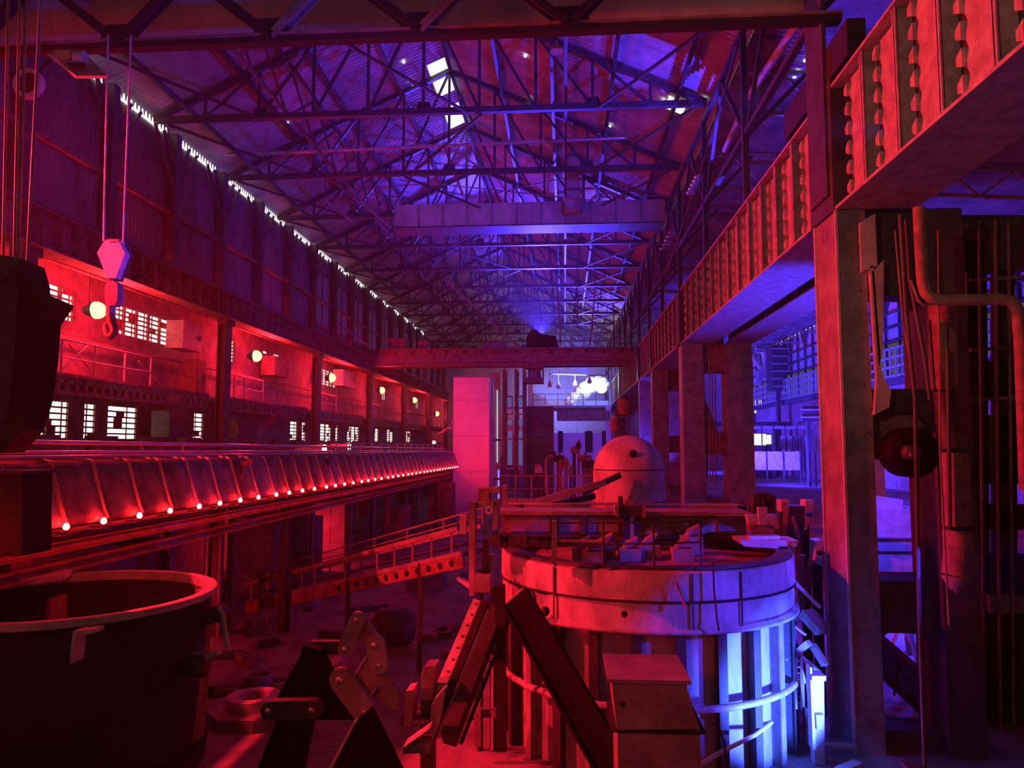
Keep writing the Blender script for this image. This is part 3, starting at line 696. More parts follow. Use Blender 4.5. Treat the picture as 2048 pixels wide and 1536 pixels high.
# far control building and platform
bl = thing('control_house', 'blue lit block at the far end with a railed roof platform', 'building', (at(1165, 900, 72).x, 76, 0))
xa, xb = at(1104, 850, 72).x, at(1222, 850, 72).x; zt = at(1165, 811, 72).z
MB().box(xa, xb, 72, 73, 0, at(1165, 866, 72).z).build('wall', WHITE, bl)
MB().box(xa-.1, xb+.1, 71.9, 80, at(1165, 812, 72).z-.15, zt).build('roof_slab', LIGHT, bl)
MB().box(at(1114, 850, 71.8).x, at(1219, 850, 71.8).x, 71.6, 71.9, at(1165, 842, 71.8).z, at(1165, 821, 71.8).z).build('dark_fascia', RUST, bl)
MB().box(xb-.5, xb, 71.8, 72, 0, zt).build('corner_pillar', WHITE, bl)
for a, c in ((1116, 1126), (1170, 1185), (1204, 1218)): MB().box(at(a, 880, 71.95).x, at(c, 880, 71.95).x, 71.93, 72, at(1165, 905, 72).z, at(1165, 862, 72).z).build('doorway', BLACK, bl)
p, q = at(1062, 810, 68), at(1222, 810, 68)
railing('platform_railing', 'thin dark railing on the platform before the steam cloud', [(p.x, 71.95, zt), (q.x, 71.95, zt)], 1.1, DARK, 7, None, .03)
# white tank house on the platform left
xa, xb = at(1062, 790, 74).x, at(1108, 790, 74).x; zt2 = at(1062, 783, 74).z
MB().prism([(xa, 74, zt), (xb, 74, zt), (xb-1.0, 74, zt2-.6), (xa, 74, zt2)], (0, 3, 0)).box(xa+.2, xa+.6, 75, 75.5, 0, zt).thing('sloped_hood', WHITE, 'bright white sloping hood on the far platform, left of the steam', 'hood')
MB().box(at(1060, 790, 73).x-.2, at(1066, 790, 73).x, 73, 73.3, 0, at(1063, 762, 73).z).thing('white_post', WHITE, 'short bright white post at the left end of the far platform', 'post')
MB().box(at(1104, 800, 79).x, at(1222, 800, 79).x, 78.6, 79, zt, at(1160, 802, 79).z).thing('low_wall', WHITE, 'low pale blue parapet behind the platform railing', 'wall')
# hanging pear shaped pulleys
p, q = at(1098, 748, 70), at(1232, 752, 70)
MB().tube(p, q, .06, 8).tube(p, (p.x, p.y, 17.5), .03, 6).tube(q, (q.x, q.y, 17), .03, 6).thing('hanger_bar', WHITE, 'pale horizontal bar from which pear-shaped weights hang at the far end', 'bar')
for i, (px, py) in enumerate(((1100, 769), (1117, 772), (1150, 768), (1179, 762))):
    c = at(px, py, 70); t = thing('pear_weight', 'pale pear-shaped weight hanging at the far end, %s from the left' % nth(i+1), 'hanging weight', c, 'pear-shaped weights at the far end')
    MB().lathe(c, [(0, -.28), (.2, -.2), (.24, -.05), (.14, .2), (.05, .45)], 14).build('body', WHITE, t)
    MB().tube(c+V((0, 0, .45)), V((c.x, c.y, p.z)), .035, 6).build('rod', WHITE, t)
# steam
rnd = random.Random(3); b = MB()
def blob(b, c, r, n=10):
    for j in range(n): pass
    prof_ = [(r*math.sin(math.pi*k/n)*(1+.12*rnd.uniform(-1, 1)), -r*math.cos(math.pi*k/n)) for k in range(n+1)]
    b.lathe(c, prof_, 12)
for k in range(80):
    u = k/79; c = at(1140+72*u+rnd.uniform(-5, 5), 803-34*min(1, u*1.7)+rnd.uniform(-6, 6), 75+rnd.uniform(-.8, .8)); blob(b, c, .25+.3*rnd.random()+.15*u)
WBL = (.6, .72, 1)
lamp((at(1150, 790, 66).x, 66.5, 11.2), WBL, 1500, .2, 54, (0, 76, 12.9), .4)  # added unseen spot to brighten steam, hood and hanging weights
stm = bpy.data.materials.new('steam'); stm.use_nodes = True; nt = stm.node_tree; bs = nt.nodes['Principled BSDF']
bs.inputs['Base Color'].default_value = (.95, .95, 1, 1); bs.inputs['Roughness'].default_value = 1; bs.inputs['Alpha'].default_value = .9; bs.inputs['Transmission Weight'].default_value = 0
tag(b.build('steam_cloud', stm), 'white cloud of steam in front of the blue floodlight at the far end', 'steam', kind='stuff')
lamp((at(1185, 778, 70).x, 72.2, 11.4), WBL, 500, .3)
t = thing('floodlight', 'blinding blue white floodlight beside the far crane beam', 'lamp', at(1205, 775, 75))
c = at(1203, 776, 73)
MB().lathe(c, [(.5, 0), (.42, -.25), (0, -.4)], 16, axis='y').build('lens', emit('flood_glass', (.75, .82, 1), 20), t)
MB().lathe(c, [(.5, 0), (.54, .05), (.3, .5), (0, .6)], 16, axis='y').build('housing', DARK, t)
# ================================================================ CRANES
def beam_crane():
    zb, zt, Y = at(1000, 730, 52).z, at(1000, 699, 52).z, 52
    t = thing('bridge_crane', 'red lit bridge crane spanning the hall in the far middle', 'crane', (-4.4, Y, zb))
    MB().box(-13.9, 4.9, Y, Y+.06, zb, zt).build('near_girder', RUST, t)
    MB().box(-13.9, 4.9, Y+2, Y+2.06, zb, zt).build('far_girder', RUST, t)
    MB().box(-13.9, 4.9, Y-.25, Y+.3, zb-.06, zb).build('bottom_flange', MID, t)
    MB().box(-13.9, 4.9, Y-.3, Y+2.3, zt, zt+.08).build('walkway', RUST, t)
    MB().box(-13.9, 4.9, Y-.12, Y, zb+.28, zb+.36).build('pipe', MID, t)
    for k in range(15): x = -13.2+1.22*k; MB().box(x, x+.14, Y-.1, Y, zt-.3, zt-.05).build('gusset', DARK, t)
    for x in (-13.9, 4.7): MB().box(x-.1, x+.3, Y-.4, Y+2.6, 11.3, 11.75).build('end_carriage', DARK, t)
    return zt+.08, zb
zt, zb = beam_crane()
def boxthing(name, lab, cat, px0, px1, py0, py1, Y, depth, m_, parts=()):
    a, c = at(px0, py1, Y), at(px1, py0, Y)
    t = thing(name, lab, cat, ((a.x+c.x)/2, Y+depth/2, a.z))
    MB().box(a.x, c.x, Y, Y+depth, a.z, c.z).build('body', m_, t)
    MB().box(a.x+.04, c.x-.04, Y-.03, Y, a.z+.05, c.z-.05).build('panel', m_, t)
    return t
z_ = at(1000, 696, 52.3).z
for (a, c, h, lab, m_) in ((777, 811, 676, 'red control box on the left end of the far bridge crane', RUST), (836, 856, 681, 'smaller box beside the red control box on the far crane', RUST), (966, 1014, 684, 'red motor box in the middle of the far bridge crane', MID)):
    o = boxthing('control_box', lab, 'box', a, c, h, 699.5, 52.4, 1.2, m_)
b = thing('crane_trolley', 'dark hump-shaped hoist trolley on top of the far bridge crane', 'crane trolley', at(1085, 696, 52.5))
MB().plate([(1052, 699), (1052, 676), (1060, 662), (1072, 661), (1084, 668), (1112, 672), (1118, 699)], 52.6, 1.3).build('housing', BLACK, b)
MB().tube(at(1068, 668, 52.5), at(1068, 668, 54.2), .35, 14).build('rope_drum', BLACK, b)
p, q = at(1118, 696, 52.2), at(1240, 690, 52.2)
railing('crane_railing', 'thin railing on the right end of the far bridge crane', [(p.x, 52.2, zt), (q.x, 52.2, zt)], .9, MID, 6)
p, q = at(1230, 640, 53), at(1250, 694, 53)
t = thing('service_cage', 'dark ladder cage at the right end of the far crane', 'cage', at(1240, 696, 53))
for x in (at(1228, 690, 53).x, at(1250, 690, 53).x): MB().box(x-.04, x+.04, 53, 53.1, zt, zt+3.2).build('upright', DARK, t)
for k in range(8): MB().box(at(1228, 690, 53).x, at(1250, 690, 53).x, 53, 53.05, zt+.4*k, zt+.4*k+.05).build('rung', DARK, t)
t = thing('crane_cab', 'small operator cab hanging under the far bridge crane', 'crane cab', at(1065, 765, 52))
a, c = at(1046, 766, 52), at(1087, 733, 52)
MB().box(a.x, c.x, 52, 53.2, a.z, a.z+.4).build('floor_panel', RUST, t)
for x in (a.x, c.x-.1): MB().box(x, x+.1, 52, 53.2, a.z+.4, c.z).build('side_post', RUST, t)
MB().box(a.x, c.x, 52, 53.2, c.z-.1, zb-.07).build('roof', RUST, t)
MB().box(a.x+.3, c.x-.2, 52.9, 52.95, a.z+.4, c.z-.1).build('window', GLASS, t)
MB().box(a.x+.45, a.x+.95, 52.5, 52.8, a.z+.4, a.z+.8).build('seat', LIGHT, t)
# purple sheet beam hung under the trusses
t = thing('sheet_duct', 'broad purple lit sheet metal duct hanging across the hall under the roof', 'duct', (-2, 35.5, 15.0))
a, c = at(788, 455, 35), at(1330, 398, 35)
MB().box(a.x, c.x, 35, 36.2, a.z, c.z).build('body', ROOFM, t)
for k in range(11): x = a.x + (c.x-a.x)*k/11; MB().box(x, x+.07, 34.95, 35, a.z, c.z).build('rib', MID, t)
MB().box(a.x, c.x, 34.9, 36.3, a.z-.06, a.z).build('bottom_edge', DARK, t)
for k in range(4): x = a.x+.5+(c.x-a.x-1)*k/3; MB().box(x-.04, x+.04, 35.4, 35.5, c.z, 16.9).build('hanger', DARK, t)
t = thing('vertical_duct', 'narrow upright purple duct crossing the sheet duct', 'duct', at(1146, 420, 34.5))
MB().box(at(1130, 400, 34.3).x, at(1160, 400, 34.3).x, 34.2, 34.8, at(1146, 422, 34.3).z, at(1146, 310, 34.3).z).build('shaft', ROOFM, t)
for py in (312, 345, 380, 418): z = at(1146, py, 34.2).z; MB().box(at(1127, 400, 34.2).x, at(1163, 400, 34.2).x, 34.1, 34.85, z, z+.06).build('joint', MID, t)
for i, (x0_, y0_, x1_, y1_) in enumerate(((800, 360, 1180, 400), (1180, 345, 950, 395), (1500, 385, 1200, 395))):
    MB().tube(at(x0_, y0_, 34), at(x1_, y1_, 34), .03, 6).thing('tie_rod', MID, ['thin sloping tie rod left of the upright duct', 'thin tie rod crossing behind the other one by the upright duct', 'thin tie rod right of the upright duct'][i], 'rod')
# clipped pipes across the hall
def clipped_pipe(name, lab, pts, r, n, Y):
    t = thing(name, lab, 'pipe', pts[0]); MB().path(pts, r, 10).build('tube', SHINE, t)
    tot = [(V(pts[i+1])-V(pts[i])).length for i in range(len(pts)-1)]; L_ = sum(tot)
    for k in range(n):
        s_ = L_*(k+.5)/n; i = 0
        while s_ > tot[i]: s_ -= tot[i]; i += 1
        p = V(pts[i]).lerp(V(pts[i+1]), s_/tot[i]); d = (V(pts[i+1])-V(pts[i])).normalized()
        MB().path([p-d*.03, p+d*.03], r*1.6, 8).bar(p, p+V((0, 0, .35)), .03, .03).build('clip', SHINE, t)
clipped_pipe('overhead_pipe', 'nearer bright purple pipe with clips crossing the hall from the left eave', [at(395, 313, 29.4), at(940, 289, 29.4), at(1250, 276, 29.4)], .075, 9, 0)
clipped_pipe('overhead_pipe', 'farther bright pipe crossing the hall, running up the left wall first', [at(449, 480, 32.6), at(449, 350, 32.6), at(650, 345, 32.6), at(657, 353, 32.6), at(940, 345, 32.6), at(1590, 330, 32.6)], .065, 16, 0)
for i, (x0_, y0_, x1_, y1_) in enumerate(((630, 330, 782, 455), (888, 290, 925, 388), (650, 400, 700, 440), (560, 560, 735, 690), (890, 560, 1045, 700), (1115, 580, 1122, 690), (1190, 580, 1180, 690), (1155, 590, 1155, 650))):
    Y = 33 if i < 3 else 44
    p, q = at(x0_, y0_, Y), at(x1_, y1_, Y+2); t = thing('hanging_strut', 'purple lit hanging strut under the roof, %s from the upper left' % nth(i+1), 'strut', p, 'slanting struts below the roof')
    MB().bar(p, q, .09, .09).build('bar', MID, t); MB().tube(p, (p.x, p.y, roofz(p.x)), .02, 6).build('hanger', DARK, t)
# ---- nearest crane bridge, seen from below at the top edge
t = thing('bridge_crane', 'dark lattice crane bridge crossing the top of the view, nearest to the camera', 'crane', (-4.4, 13, 12))
Yc = 13.0; zc = at(545, 86, Yc).z
MB().box(-13.9, 4.9, Yc-.04, Yc+.16, zc, zc+.14).build('bottom_chord', BLACK, t)
MB().box(-13.9, 4.9, Yc-.09, Yc-.04, zc+.12, zc+.16).build('chord_edge', MID, t)
MB().box(-13.9, 4.9, Yc+1.3, Yc+1.36, zc+.85, zc+2.0).build('web_plate', ROOFM, t)
MB().box(-13.9, 4.9, Yc-.04, Yc+1.4, zc+2.0, zc+2.1).build('top_plate', BLACK, t)
for i, px in enumerate((-60, 240, 545, 841, 1140)):
    n_ = at(px, 84, Yc); n_.z = zc+.1
    for dx, m_ in ((-1.5, BLACK), (1.15, MID if i in (2, 3) else BLACK)):
        MB().ibeam(n_, n_+V((dx*1.25, 0, 1.5)), .16, .22, .03, (0, 1, 0)).build('diagonal', m_, t)
    MB().prism([n_+V((-.4, -.06, -.05)), n_+V((.4, -.06, -.05)), n_+V((.25, -.06, .35)), n_+V((-.25, -.06, .35))], (0, .03, 0)).build('gusset_plate', BLACK, t)
for x in (-13.9, 4.6): MB().box(x, x+.3, Yc-1, Yc+2.5, 11.3, 11.9).build('end_carriage', BLACK, t)
t = thing('crane_walkway', 'purple lit walkway plates with a square hole at the upper left', 'walkway', at(150, 150, 13.5))
P_ = [at(85, 100, 12.9), at(95, 110, 12.6), at(152, 157, 11.9), at(214, 157, 11.9), at(170, 112, 12.6)]
MB().prism([P_[1], P_[2], P_[3], P_[4]], (0, 0, .05)).build('plate', ROOFM, t)
MB().box(at(112, 125, 12.4).x, at(146, 125, 12.4).x, 12.3, 12.6, at(125, 124, 12.4).z, at(125, 106, 12.4).z).build('hoist_box', LIGHT, t)
MB().tube(at(150, 114, 12.3), at(170, 114, 12.3), .1, 12).build('motor', LIGHT, t)
MB().prism([at(130, 128, 12.0), at(170, 128, 12.0), at(172, 138, 11.9), at(142, 138, 11.9)], (0, 0, .02)).build('square_hole', BLACK, t)
# crane hook
hb = thing('hook_block', 'magenta hexagonal crane hook block hanging at the left', 'crane hook', at(222, 676, 12.9))
MB().plate([(194, 505), (209, 481), (236, 481), (250, 506), (231, 556), (214, 556)], 12.85, .16).build('cheek_plate', LIGHT, hb)
MB().plate([(200, 505), (213, 478), (245, 478), (257, 506), (236, 560), (222, 560)], 13.05, .16).build('back_plate', DARK, hb)
b = MB()
for k in range(4): b.add([at(218+5*k, 485, 12.84), at(221+5*k, 485, 12.84), at(221+5*k, 482, 12.84), at(218+5*k, 482, 12.84)], [(0, 1, 2, 3)])
b.build('painted_marks', BLACK, hb)
MB().tube(at(222, 556, 12.95), at(222, 600, 12.95), .06, 10).build('shank', DARK, hb)
MB().stadium(at(222, 574, 12.85), at(222, 598, 12.85), .12, .2).build('swivel', RUST, hb)
b = MB(); pts = [at(x, y, 12.95) for x, y in ((222, 600), (221, 630), (223, 645), (228, 655), (228, 665), (221, 674), (214, 668), (212, 655), (215, 645))]
b.path(pts, .085, 10, .05); b.build('hook', RUST, hb)
for i, (a, c) in enumerate((((216, 70), (207, 482)), ((262, 70), (246, 492)))):
    MB().tube(at(*a, 12.4), at(*c, 12.95), .017, 6).thing('wire_rope', LIGHT, ['left', 'right'][i] + ' wire rope holding the magenta hook block', 'wire rope')
# ropes, sheave and big ladle hook at the left edge
for i, (xt, xb_, yb) in enumerate(((17, 6, 530), (40, 28, 545), (53, 36, 545), (82, 53, 560))):
    MB().tube(at(xt, -20, 9.6), at(xb_, yb, 9.3), .02, 6).thing('wire_rope', MID, 'taut wire rope of the big black hook, %s from the left edge' % nth(i+1), 'wire rope', 'ropes of the big black hook')
c = at(58, 168, 12.4)
t = thing('rope_sheave', 'round rope pulley behind the ropes at the upper left', 'pulley', c)
MB().ring(c, .2, .27, .12, 28, 'y').build('rim', LIGHT, t); MB().ring(c, .03, .22, .05, 24, 'y').build('disc', BLACK, t); MB().bar(c+V((0, .1, 0)), V((c.x, 12.9, 12.2)), .08, .08).build('hanger', DARK, t)
t = thing('ladle_hook', 'huge black laminated ladle hook at the left edge', 'crane hook', at(10, 900, 8.6))
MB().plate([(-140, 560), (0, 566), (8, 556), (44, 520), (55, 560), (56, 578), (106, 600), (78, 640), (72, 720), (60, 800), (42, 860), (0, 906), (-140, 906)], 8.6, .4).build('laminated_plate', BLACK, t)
MB().plate([(-60, 500), (40, 516), (55, 566), (-60, 566)], 8.75, .25).build('rope_head', DARK, t)
MB().plate([(-20, 572), (36, 575), (30, 700), (14, 840), (-20, 850)], 8.57, .03).build('wear_plate', DARK, t)
t = thing('black_box', 'plain black box at the left edge under the hook', 'box', at(10, 1115, 8.4))
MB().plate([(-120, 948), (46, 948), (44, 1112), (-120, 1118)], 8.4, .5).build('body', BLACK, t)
MB().plate([(-120, 942), (46, 942), (46, 949), (-120, 949)], 8.37, .56).build('lid', DARK, t)
# ================================================================ BIG LADLE, FOREGROUND LEFT
lc = V((-6.38, 9.45, 0)); lr = 1.74; lz = 3.1
t = thing('ladle', 'huge black casting ladle with a thin bright red rim in the lower left', 'ladle', lc)
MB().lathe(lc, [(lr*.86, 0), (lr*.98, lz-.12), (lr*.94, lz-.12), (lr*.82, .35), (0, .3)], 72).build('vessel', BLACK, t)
MB().lathe(lc, [(lr*.98, lz-.10), (lr*1.015, lz-.08), (lr*1.015, lz), (lr*.945, lz), (lr*.94, lz-.2)], 96, smooth=False).build('rim', LIGHT, t)
MB().lathe(lc, [(lr*.90, .9), (lr*.97, .9), (lr*.98, 1.15), (lr*.92, 1.15)], 72, smooth=False).build('girth_band', BLACK, t)
MB().prism([lc+V((lr*.88, .3, .5)), lc+V((lr*.92, .3, lz-.05)), lc+V((lr*.80, .55, lz-.05)), lc+V((lr*.76, .55, .5))], (.04, .25, 0)).build('inner_lining_rib', RUST, t)
MB().prism([lc+V((-lr*.9, -1.0, lz)), lc+V((-lr*.4, .9, lz)), lc+V((-lr*.5, 1.3, lz)), lc+V((-lr*1.1, .4, lz))], (0, 0, .08)).build('pouring_lip', LIGHT, t)
b = at(168, 1254, 7.65); MB().prism([b, b+V((.22, 0, .02)), b+V((.22, 0, -.02)), b+V((.03, 0, -.05)), b+V((.01, 0, -.32)), b+V((-.02, 0, -.32))], (0, -.18, 0)).build('angle_bracket', LIGHT, t)
b = lc+V((lr*1.0, -.2, 2.35))
MB().prism([b, b+V((.32, 0, .1)), b+V((.34, 0, .05)), b+V((.1, 0, -.05))], (0, .15, 0)).build('angle_bracket', LIGHT, t)
# trunnion strap with rounded hook
c1 = at(398, 1238, 9.6); c2 = at(436, 1229, 9.6)
MB().stadium(c1, c2, .1, .18).build('trunnion_link', DARK, t)
MB().path([c2+V((0, 0, .09)), c2+V((.06, 0, .02)), c2+V((.1, 0, -.2)), c2+V((.14, 0, -.42))], .035, 8).build('link_strap', LIGHT, t)
c3 = at(394, 1331, 9.3); MB().lathe(c3, [(0, -.12), (.14, -.12), (.14, .12), (0, .12)], 18, axis='x').build('trunnion_pin', DARK, t)
MB().path(arc(c3, .15, 60, 250, 8), .02, 6).build('pin_collar', LIGHT, t)
# ================================================================ TONGS / A-FRAMES, FOREGROUND MIDDLE
t = thing('ladle_tongs', 'dark linked lifting tongs with rounded red edged bars in the lower foreground', 'lifting tongs', at(690, 1500, 8.8))
def link(a, c, r, Y, m_, th=.09, nm='link_bar'):
    p, q = at(*a, Y), at(*c, Y); o = MB().stadium(p, q, r, th).build(nm, m_, t)
    for e in (p, q): MB().lathe(e, [(0, -.03), (r*.32, -.03), (r*.32, .0)], 10, axis='y').build('pivot_pin', SHINE, t)
    return o
link((626, 1296), (684, 1296), .075, 9.0, DARK)
link((690, 1298), (714, 1240), .09, 8.9, MID)
link((714, 1240), (750, 1292), .09, 9.05, MID)
link((749, 1290), (757, 1330), .11, 8.85, MID)
link((680, 1360), (728, 1425), .13, 8.6, MID)
link((538, 1422), (624, 1420), .10, 8.3, DARK, .12)
MB().plate([(735, 1306), (758, 1320), (762, 1330), (796, 1386), (795, 1420), (780, 1418), (700, 1358)], 8.95, .12).build('jaw_plate', MID, t)
MB().plate([(700, 1358), (735, 1306), (738, 1309), (704, 1362)], 8.9, .2).build('jaw_edge', LIGHT, t)
MB().plate([(733, 1398), (750, 1376), (752, 1379), (736, 1401)], 8.8, .15).build('spacer_edge', LIGHT, t)
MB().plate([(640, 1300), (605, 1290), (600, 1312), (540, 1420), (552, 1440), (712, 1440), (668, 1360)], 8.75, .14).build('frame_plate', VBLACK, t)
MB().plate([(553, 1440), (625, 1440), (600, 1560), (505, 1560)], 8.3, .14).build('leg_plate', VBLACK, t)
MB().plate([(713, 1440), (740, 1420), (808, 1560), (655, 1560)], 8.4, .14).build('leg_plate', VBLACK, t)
MB().plate([(706, 1446), (712, 1442), (660, 1545), (652, 1545)], 8.36, .1).build('edge_bar', LIGHT, t)
# slag pot mould plate and rings on the floor
t = thing('mould_plate', 'octagonal iron plate with a raised round ring lying on the floor', 'mould', at(505, 1395, 12.8))
c = V((-5.75, 13.9, 0))
pts = [c+V((.85*math.cos(a), .85*math.sin(a), 0)) for a in [math.pi/8+j*math.pi/4 for j in range(8)]]
MB().prism(pts, (0, 0, .22)).build('plate', MID, t)
MB().lathe(c, [(.28, .22), (.28, .40), (.48, .40), (.50, .22)], 40, smooth=False).build('ring', LIGHT, t)
MB().lathe(c, [(0, .225), (.28, .225)], 30).build('pit', BLACK, t)
for i, (px, py, Y, r) in enumerate(((518, 1340, 15.5, .3), (560, 1352, 15.1, .22), (600, 1328, 16.2, .26))):
    c = at(px, py, Y); c.z = .32
    MB().lathe((c.x, c.y, 0), [(r*.78, 0), (r*.78, .3), (r, .3), (r, 0)], 30, smooth=False).thing('iron_ring', MID, ['upright iron ring standing behind the octagonal plate', 'small iron ring right of the octagonal plate', 'farthest small iron ring behind the octagonal plate'][i], 'ring')
# loose rods, plates and bits on the hall floor
rnd = random.Random(11)
for i in range(26):
    y = rnd.uniform(13.5, 30); x = rnd.uniform(-9, -2.2); a = rnd.uniform(0, 3.14); L_ = rnd.uniform(.5, 1.6)
    d = V((math.cos(a), math.sin(a), 0))*L_/2; c = V((x, y, .09))
    MB().bar(c-d, c+d, rnd.uniform(.08, .3), .14).thing('scrap_bar', [RUST, MID, DARK][i % 3], 'steel scrap bar on the hall floor, %s by distance from the octagonal plate' % nth(i+1), 'scrap', 'scrap bars lying on the floor between ladle and tank')
# ================================================================ INCLINED CHUTE WITH ROUND HOLES
A, B = V((-9.2, 21.5, .45)), at(925, 1106, 16.0)
t = thing('inclined_conveyor', 'inclined red lit conveyor frame with round holes rising from the floor to the mast', 'conveyor', A)
dn = (B-A).normalized(); sd = dn.cross(V((0, 0, 1))).normalized(); upn = sd.cross(dn)
Ln = (B-A).length
for k, h0 in ((0, .0), (0, .52), (.7, .0), (.7, .52)):
    MB().bar(A-sd*k+upn*h0, B-sd*k+upn*h0, .08, .1).build('side_rail', MID, t)
b = MB()
for k in range(14):
    p = A+dn*Ln*(k+.5)/14; b.bar(p+upn*.05, p+upn*.5+dn*.1, .05, .05)
b.build('rung_row', MID, t)['kind'] = 'stuff'
MB().bar(A+upn*-.16, B+upn*-.16, .06, .28).build('lower_web', RUST, t)
for k in range(12):
    p = B-dn*(.35+.38*k)+upn*-.16+sd*.035; 
    MB().path([p, p+sd*.01], .075, 12).build('round_hole', BLACK, t)
MB().bar(A-sd*.35+upn*.2, B-sd*.35+upn*.2, .6, .03).build('belt', DARK, t)
for k in (.25, .55, .85):
    p = A.lerp(B, k); MB().bar(V((p.x, p.y, 0)), p, .1, .1).build('leg', DARK, t)
railing('conveyor_railing', 'thin rail above the inclined conveyor', [A-sd*.75+upn*.55, B-sd*.75+upn*.55], .35, MID, 8, None, .02)
# small table-like frame by it
p = at(545, 1142, 21)
t = thing('steel_table', 'small steel frame table beside the inclined conveyor', 'table', (p.x, 21, 0))
MB().box(p.x-.35, p.x+.6, 20.7, 21.5, p.z-.03, p.z+.03).build('top', MID, t)
for dx in (-.3, .55):
    for dy in (-.2, .4): MB().box(p.x+dx-.03, p.x+dx+.03, 21+dy, 21.06+dy, 0, p.z).build('leg', MID, t)
# columns, panels under the gallery platform
for i, (px, w_, Y) in enumerate(((427, .35, 19.5), (460, .12, 20), (563, .2, 26), (620, .15, 27), (740, .25, 34), (820, .3, 40))):
    p = at(px, 1200, Y)
    t = thing('platform_post', 'dim riveted post under the left platform, %s from the left' % nth(i+1), 'post', (p.x, Y, 0), 'posts under the left platform')
    top = 4.05 if p.x < -8.4 else 3.0
    for dx in (-w_/2, w_/2): MB().box(p.x+dx-.03, p.x+dx+.03, Y-.1, Y+.1, 0, top).build('flange', MID, t)
    MB().box(p.x-w_/2, p.x+w_/2, Y-.015, Y+.015, 0, top).build('web', DARK, t)
for i, (px, Y, w_, h, m_) in enumerate(((500, 25, 1.5, 2.3, MID), (590, 29, 1.6, 2.2, RUST), (660, 32, 1.4, 2.6, MID), (880, 44, 1.5, 2.8, RUST), (790, 37, 1.2, 2.0, MID), (850, 26, 1.3, 1.0, RUST))):
    p = at(px, 1180, Y)
    t = thing('machine_cabinet', 'dim steel cabinet on the hall floor behind the conveyor, %s from the left' % nth((0, 1, 2, 5, 3, 4)[i]+1), 'cabinet', (p.x, Y, 0), 'cabinets behind the inclined conveyor')
    MB().box(p.x-w_/2, p.x+w_/2, Y, Y+.8, 0, h).build('body', m_, t)
    for s_ in (-1, 1): MB().box(p.x+s_*w_/4-w_/4+.04, p.x+s_*w_/4+w_/4-.04, Y-.03, Y, .1, h-.1).build('door', m_, t)
p = at(760, 1215, 19)
t = thing('motor_heap', 'dark motor housing on the floor behind the tongs', 'motor', (p.x, 19, 0))
MB().lathe((p.x, 18.6, .55), [(0, 0), (.4, .02), (.45, .1), (.45, .8), (.3, .95), (0, .95)], 18, axis='x').build('housing', DARK, t); MB().box(p.x-.1, p.x+1.1, 18.2, 19.0, 0, .15).build('base', MID, t)
MB().tube((p.x-.3, 18.6, .55), (p.x, 18.6, .55), .08, 10).build('shaft', MID, t)
# ================================================================ MAST MACHINE LEFT OF THE TANK
t = thing('lift_mast', 'tall red lit double mast machine at the left edge of the tank', 'machine', at(965, 1200, 12.8))
Ym = 12.6
def pl(pts, dy, th, nm, m_): return MB().plate(pts, Ym+dy, th).build(nm, m_, t)
pl([(937, 1004), (950, 1004), (948, 1192), (938, 1192)], -.1, .3, 'column', MID)
pl([(985, 1000), (998, 1000), (994, 1072), (985, 1072)], .0, .3, 'column', MID)
pl([(968, 1028), (976, 1028), (974, 1072), (967, 1072)], .1, .12, 'slide_bar', LIGHT)
pl([(957, 977), (990, 977), (990, 985), (978, 985), (978, 1004), (957, 1004)], .2, .4, 'head_housing', RUST)
pl([(988, 974), (998, 974), (998, 986), (988, 986)], .1, .2, 'cap', LIGHT)
pl([(950, 1006), (988, 1004), (988, 1014), (950, 1015)], -.05, .35, 'cross_head', MID)
pl([(919, 1031), (932, 1031), (931, 1068), (919, 1068)], .1, .15, 'side_plate', LIGHT)
pl([(976, 1075), (1000, 1070), (1002, 1092), (976, 1090)], -.2, .3, 'gear_case', DARK)
pl([(966, 1080), (974, 1080), (978, 1148), (962, 1148)], -.15, .15, 'ram', BLACK)
pl([(976, 1110), (986, 1110), (985, 1140), (977, 1140)], .2, .1, 'guide_plate', LIGHT)
a = at(948, 1150, 12.2); MB().box(a.x, a.x+.26, 12.1, 12.55, at(948, 1182, 12.2).z, at(948, 1152, 12.2).z).build('bearing_block', MID, t)
pl([(912, 1157), (938, 1168), (938, 1178), (914, 1160)], -.1, .2, 'side_bracket', LIGHT)
pl([(1004, 970), (1014, 970), (1014, 1013), (1004, 1013)], 1.2, .2, 'rear_post', MID)
for px in (960, 986): MB().tube(at(px, 1180, 12.7), at(px, 1530, 12.7), .05, 10).build('support_leg', BLACK, t)
MB().ring(at(978, 1020, 12.4), .03, .07, .06, 14, 'y').build('pulley', LIGHT, t)
# horizontal cylinder in front of the platform
p, q = at(985, 1080, 12.6), at(1105, 1085, 12.6)
t = thing('hydraulic_cylinder', 'thick horizontal cylinder between mast machine and railing', 'cylinder', p)
MB().path([p, q], .11, 16).build('barrel', DARK, t); MB().path([q, q+V((.9, .1, -.02))], .06, 12).build('piston_rod', MID, t)
for k in (.2, .55, .9): MB().path([p.lerp(q, k)-V((.03, 0, 0)), p.lerp(q, k)+V((.03, 0, 0))], .13, 16).build('collar', DARK, t)
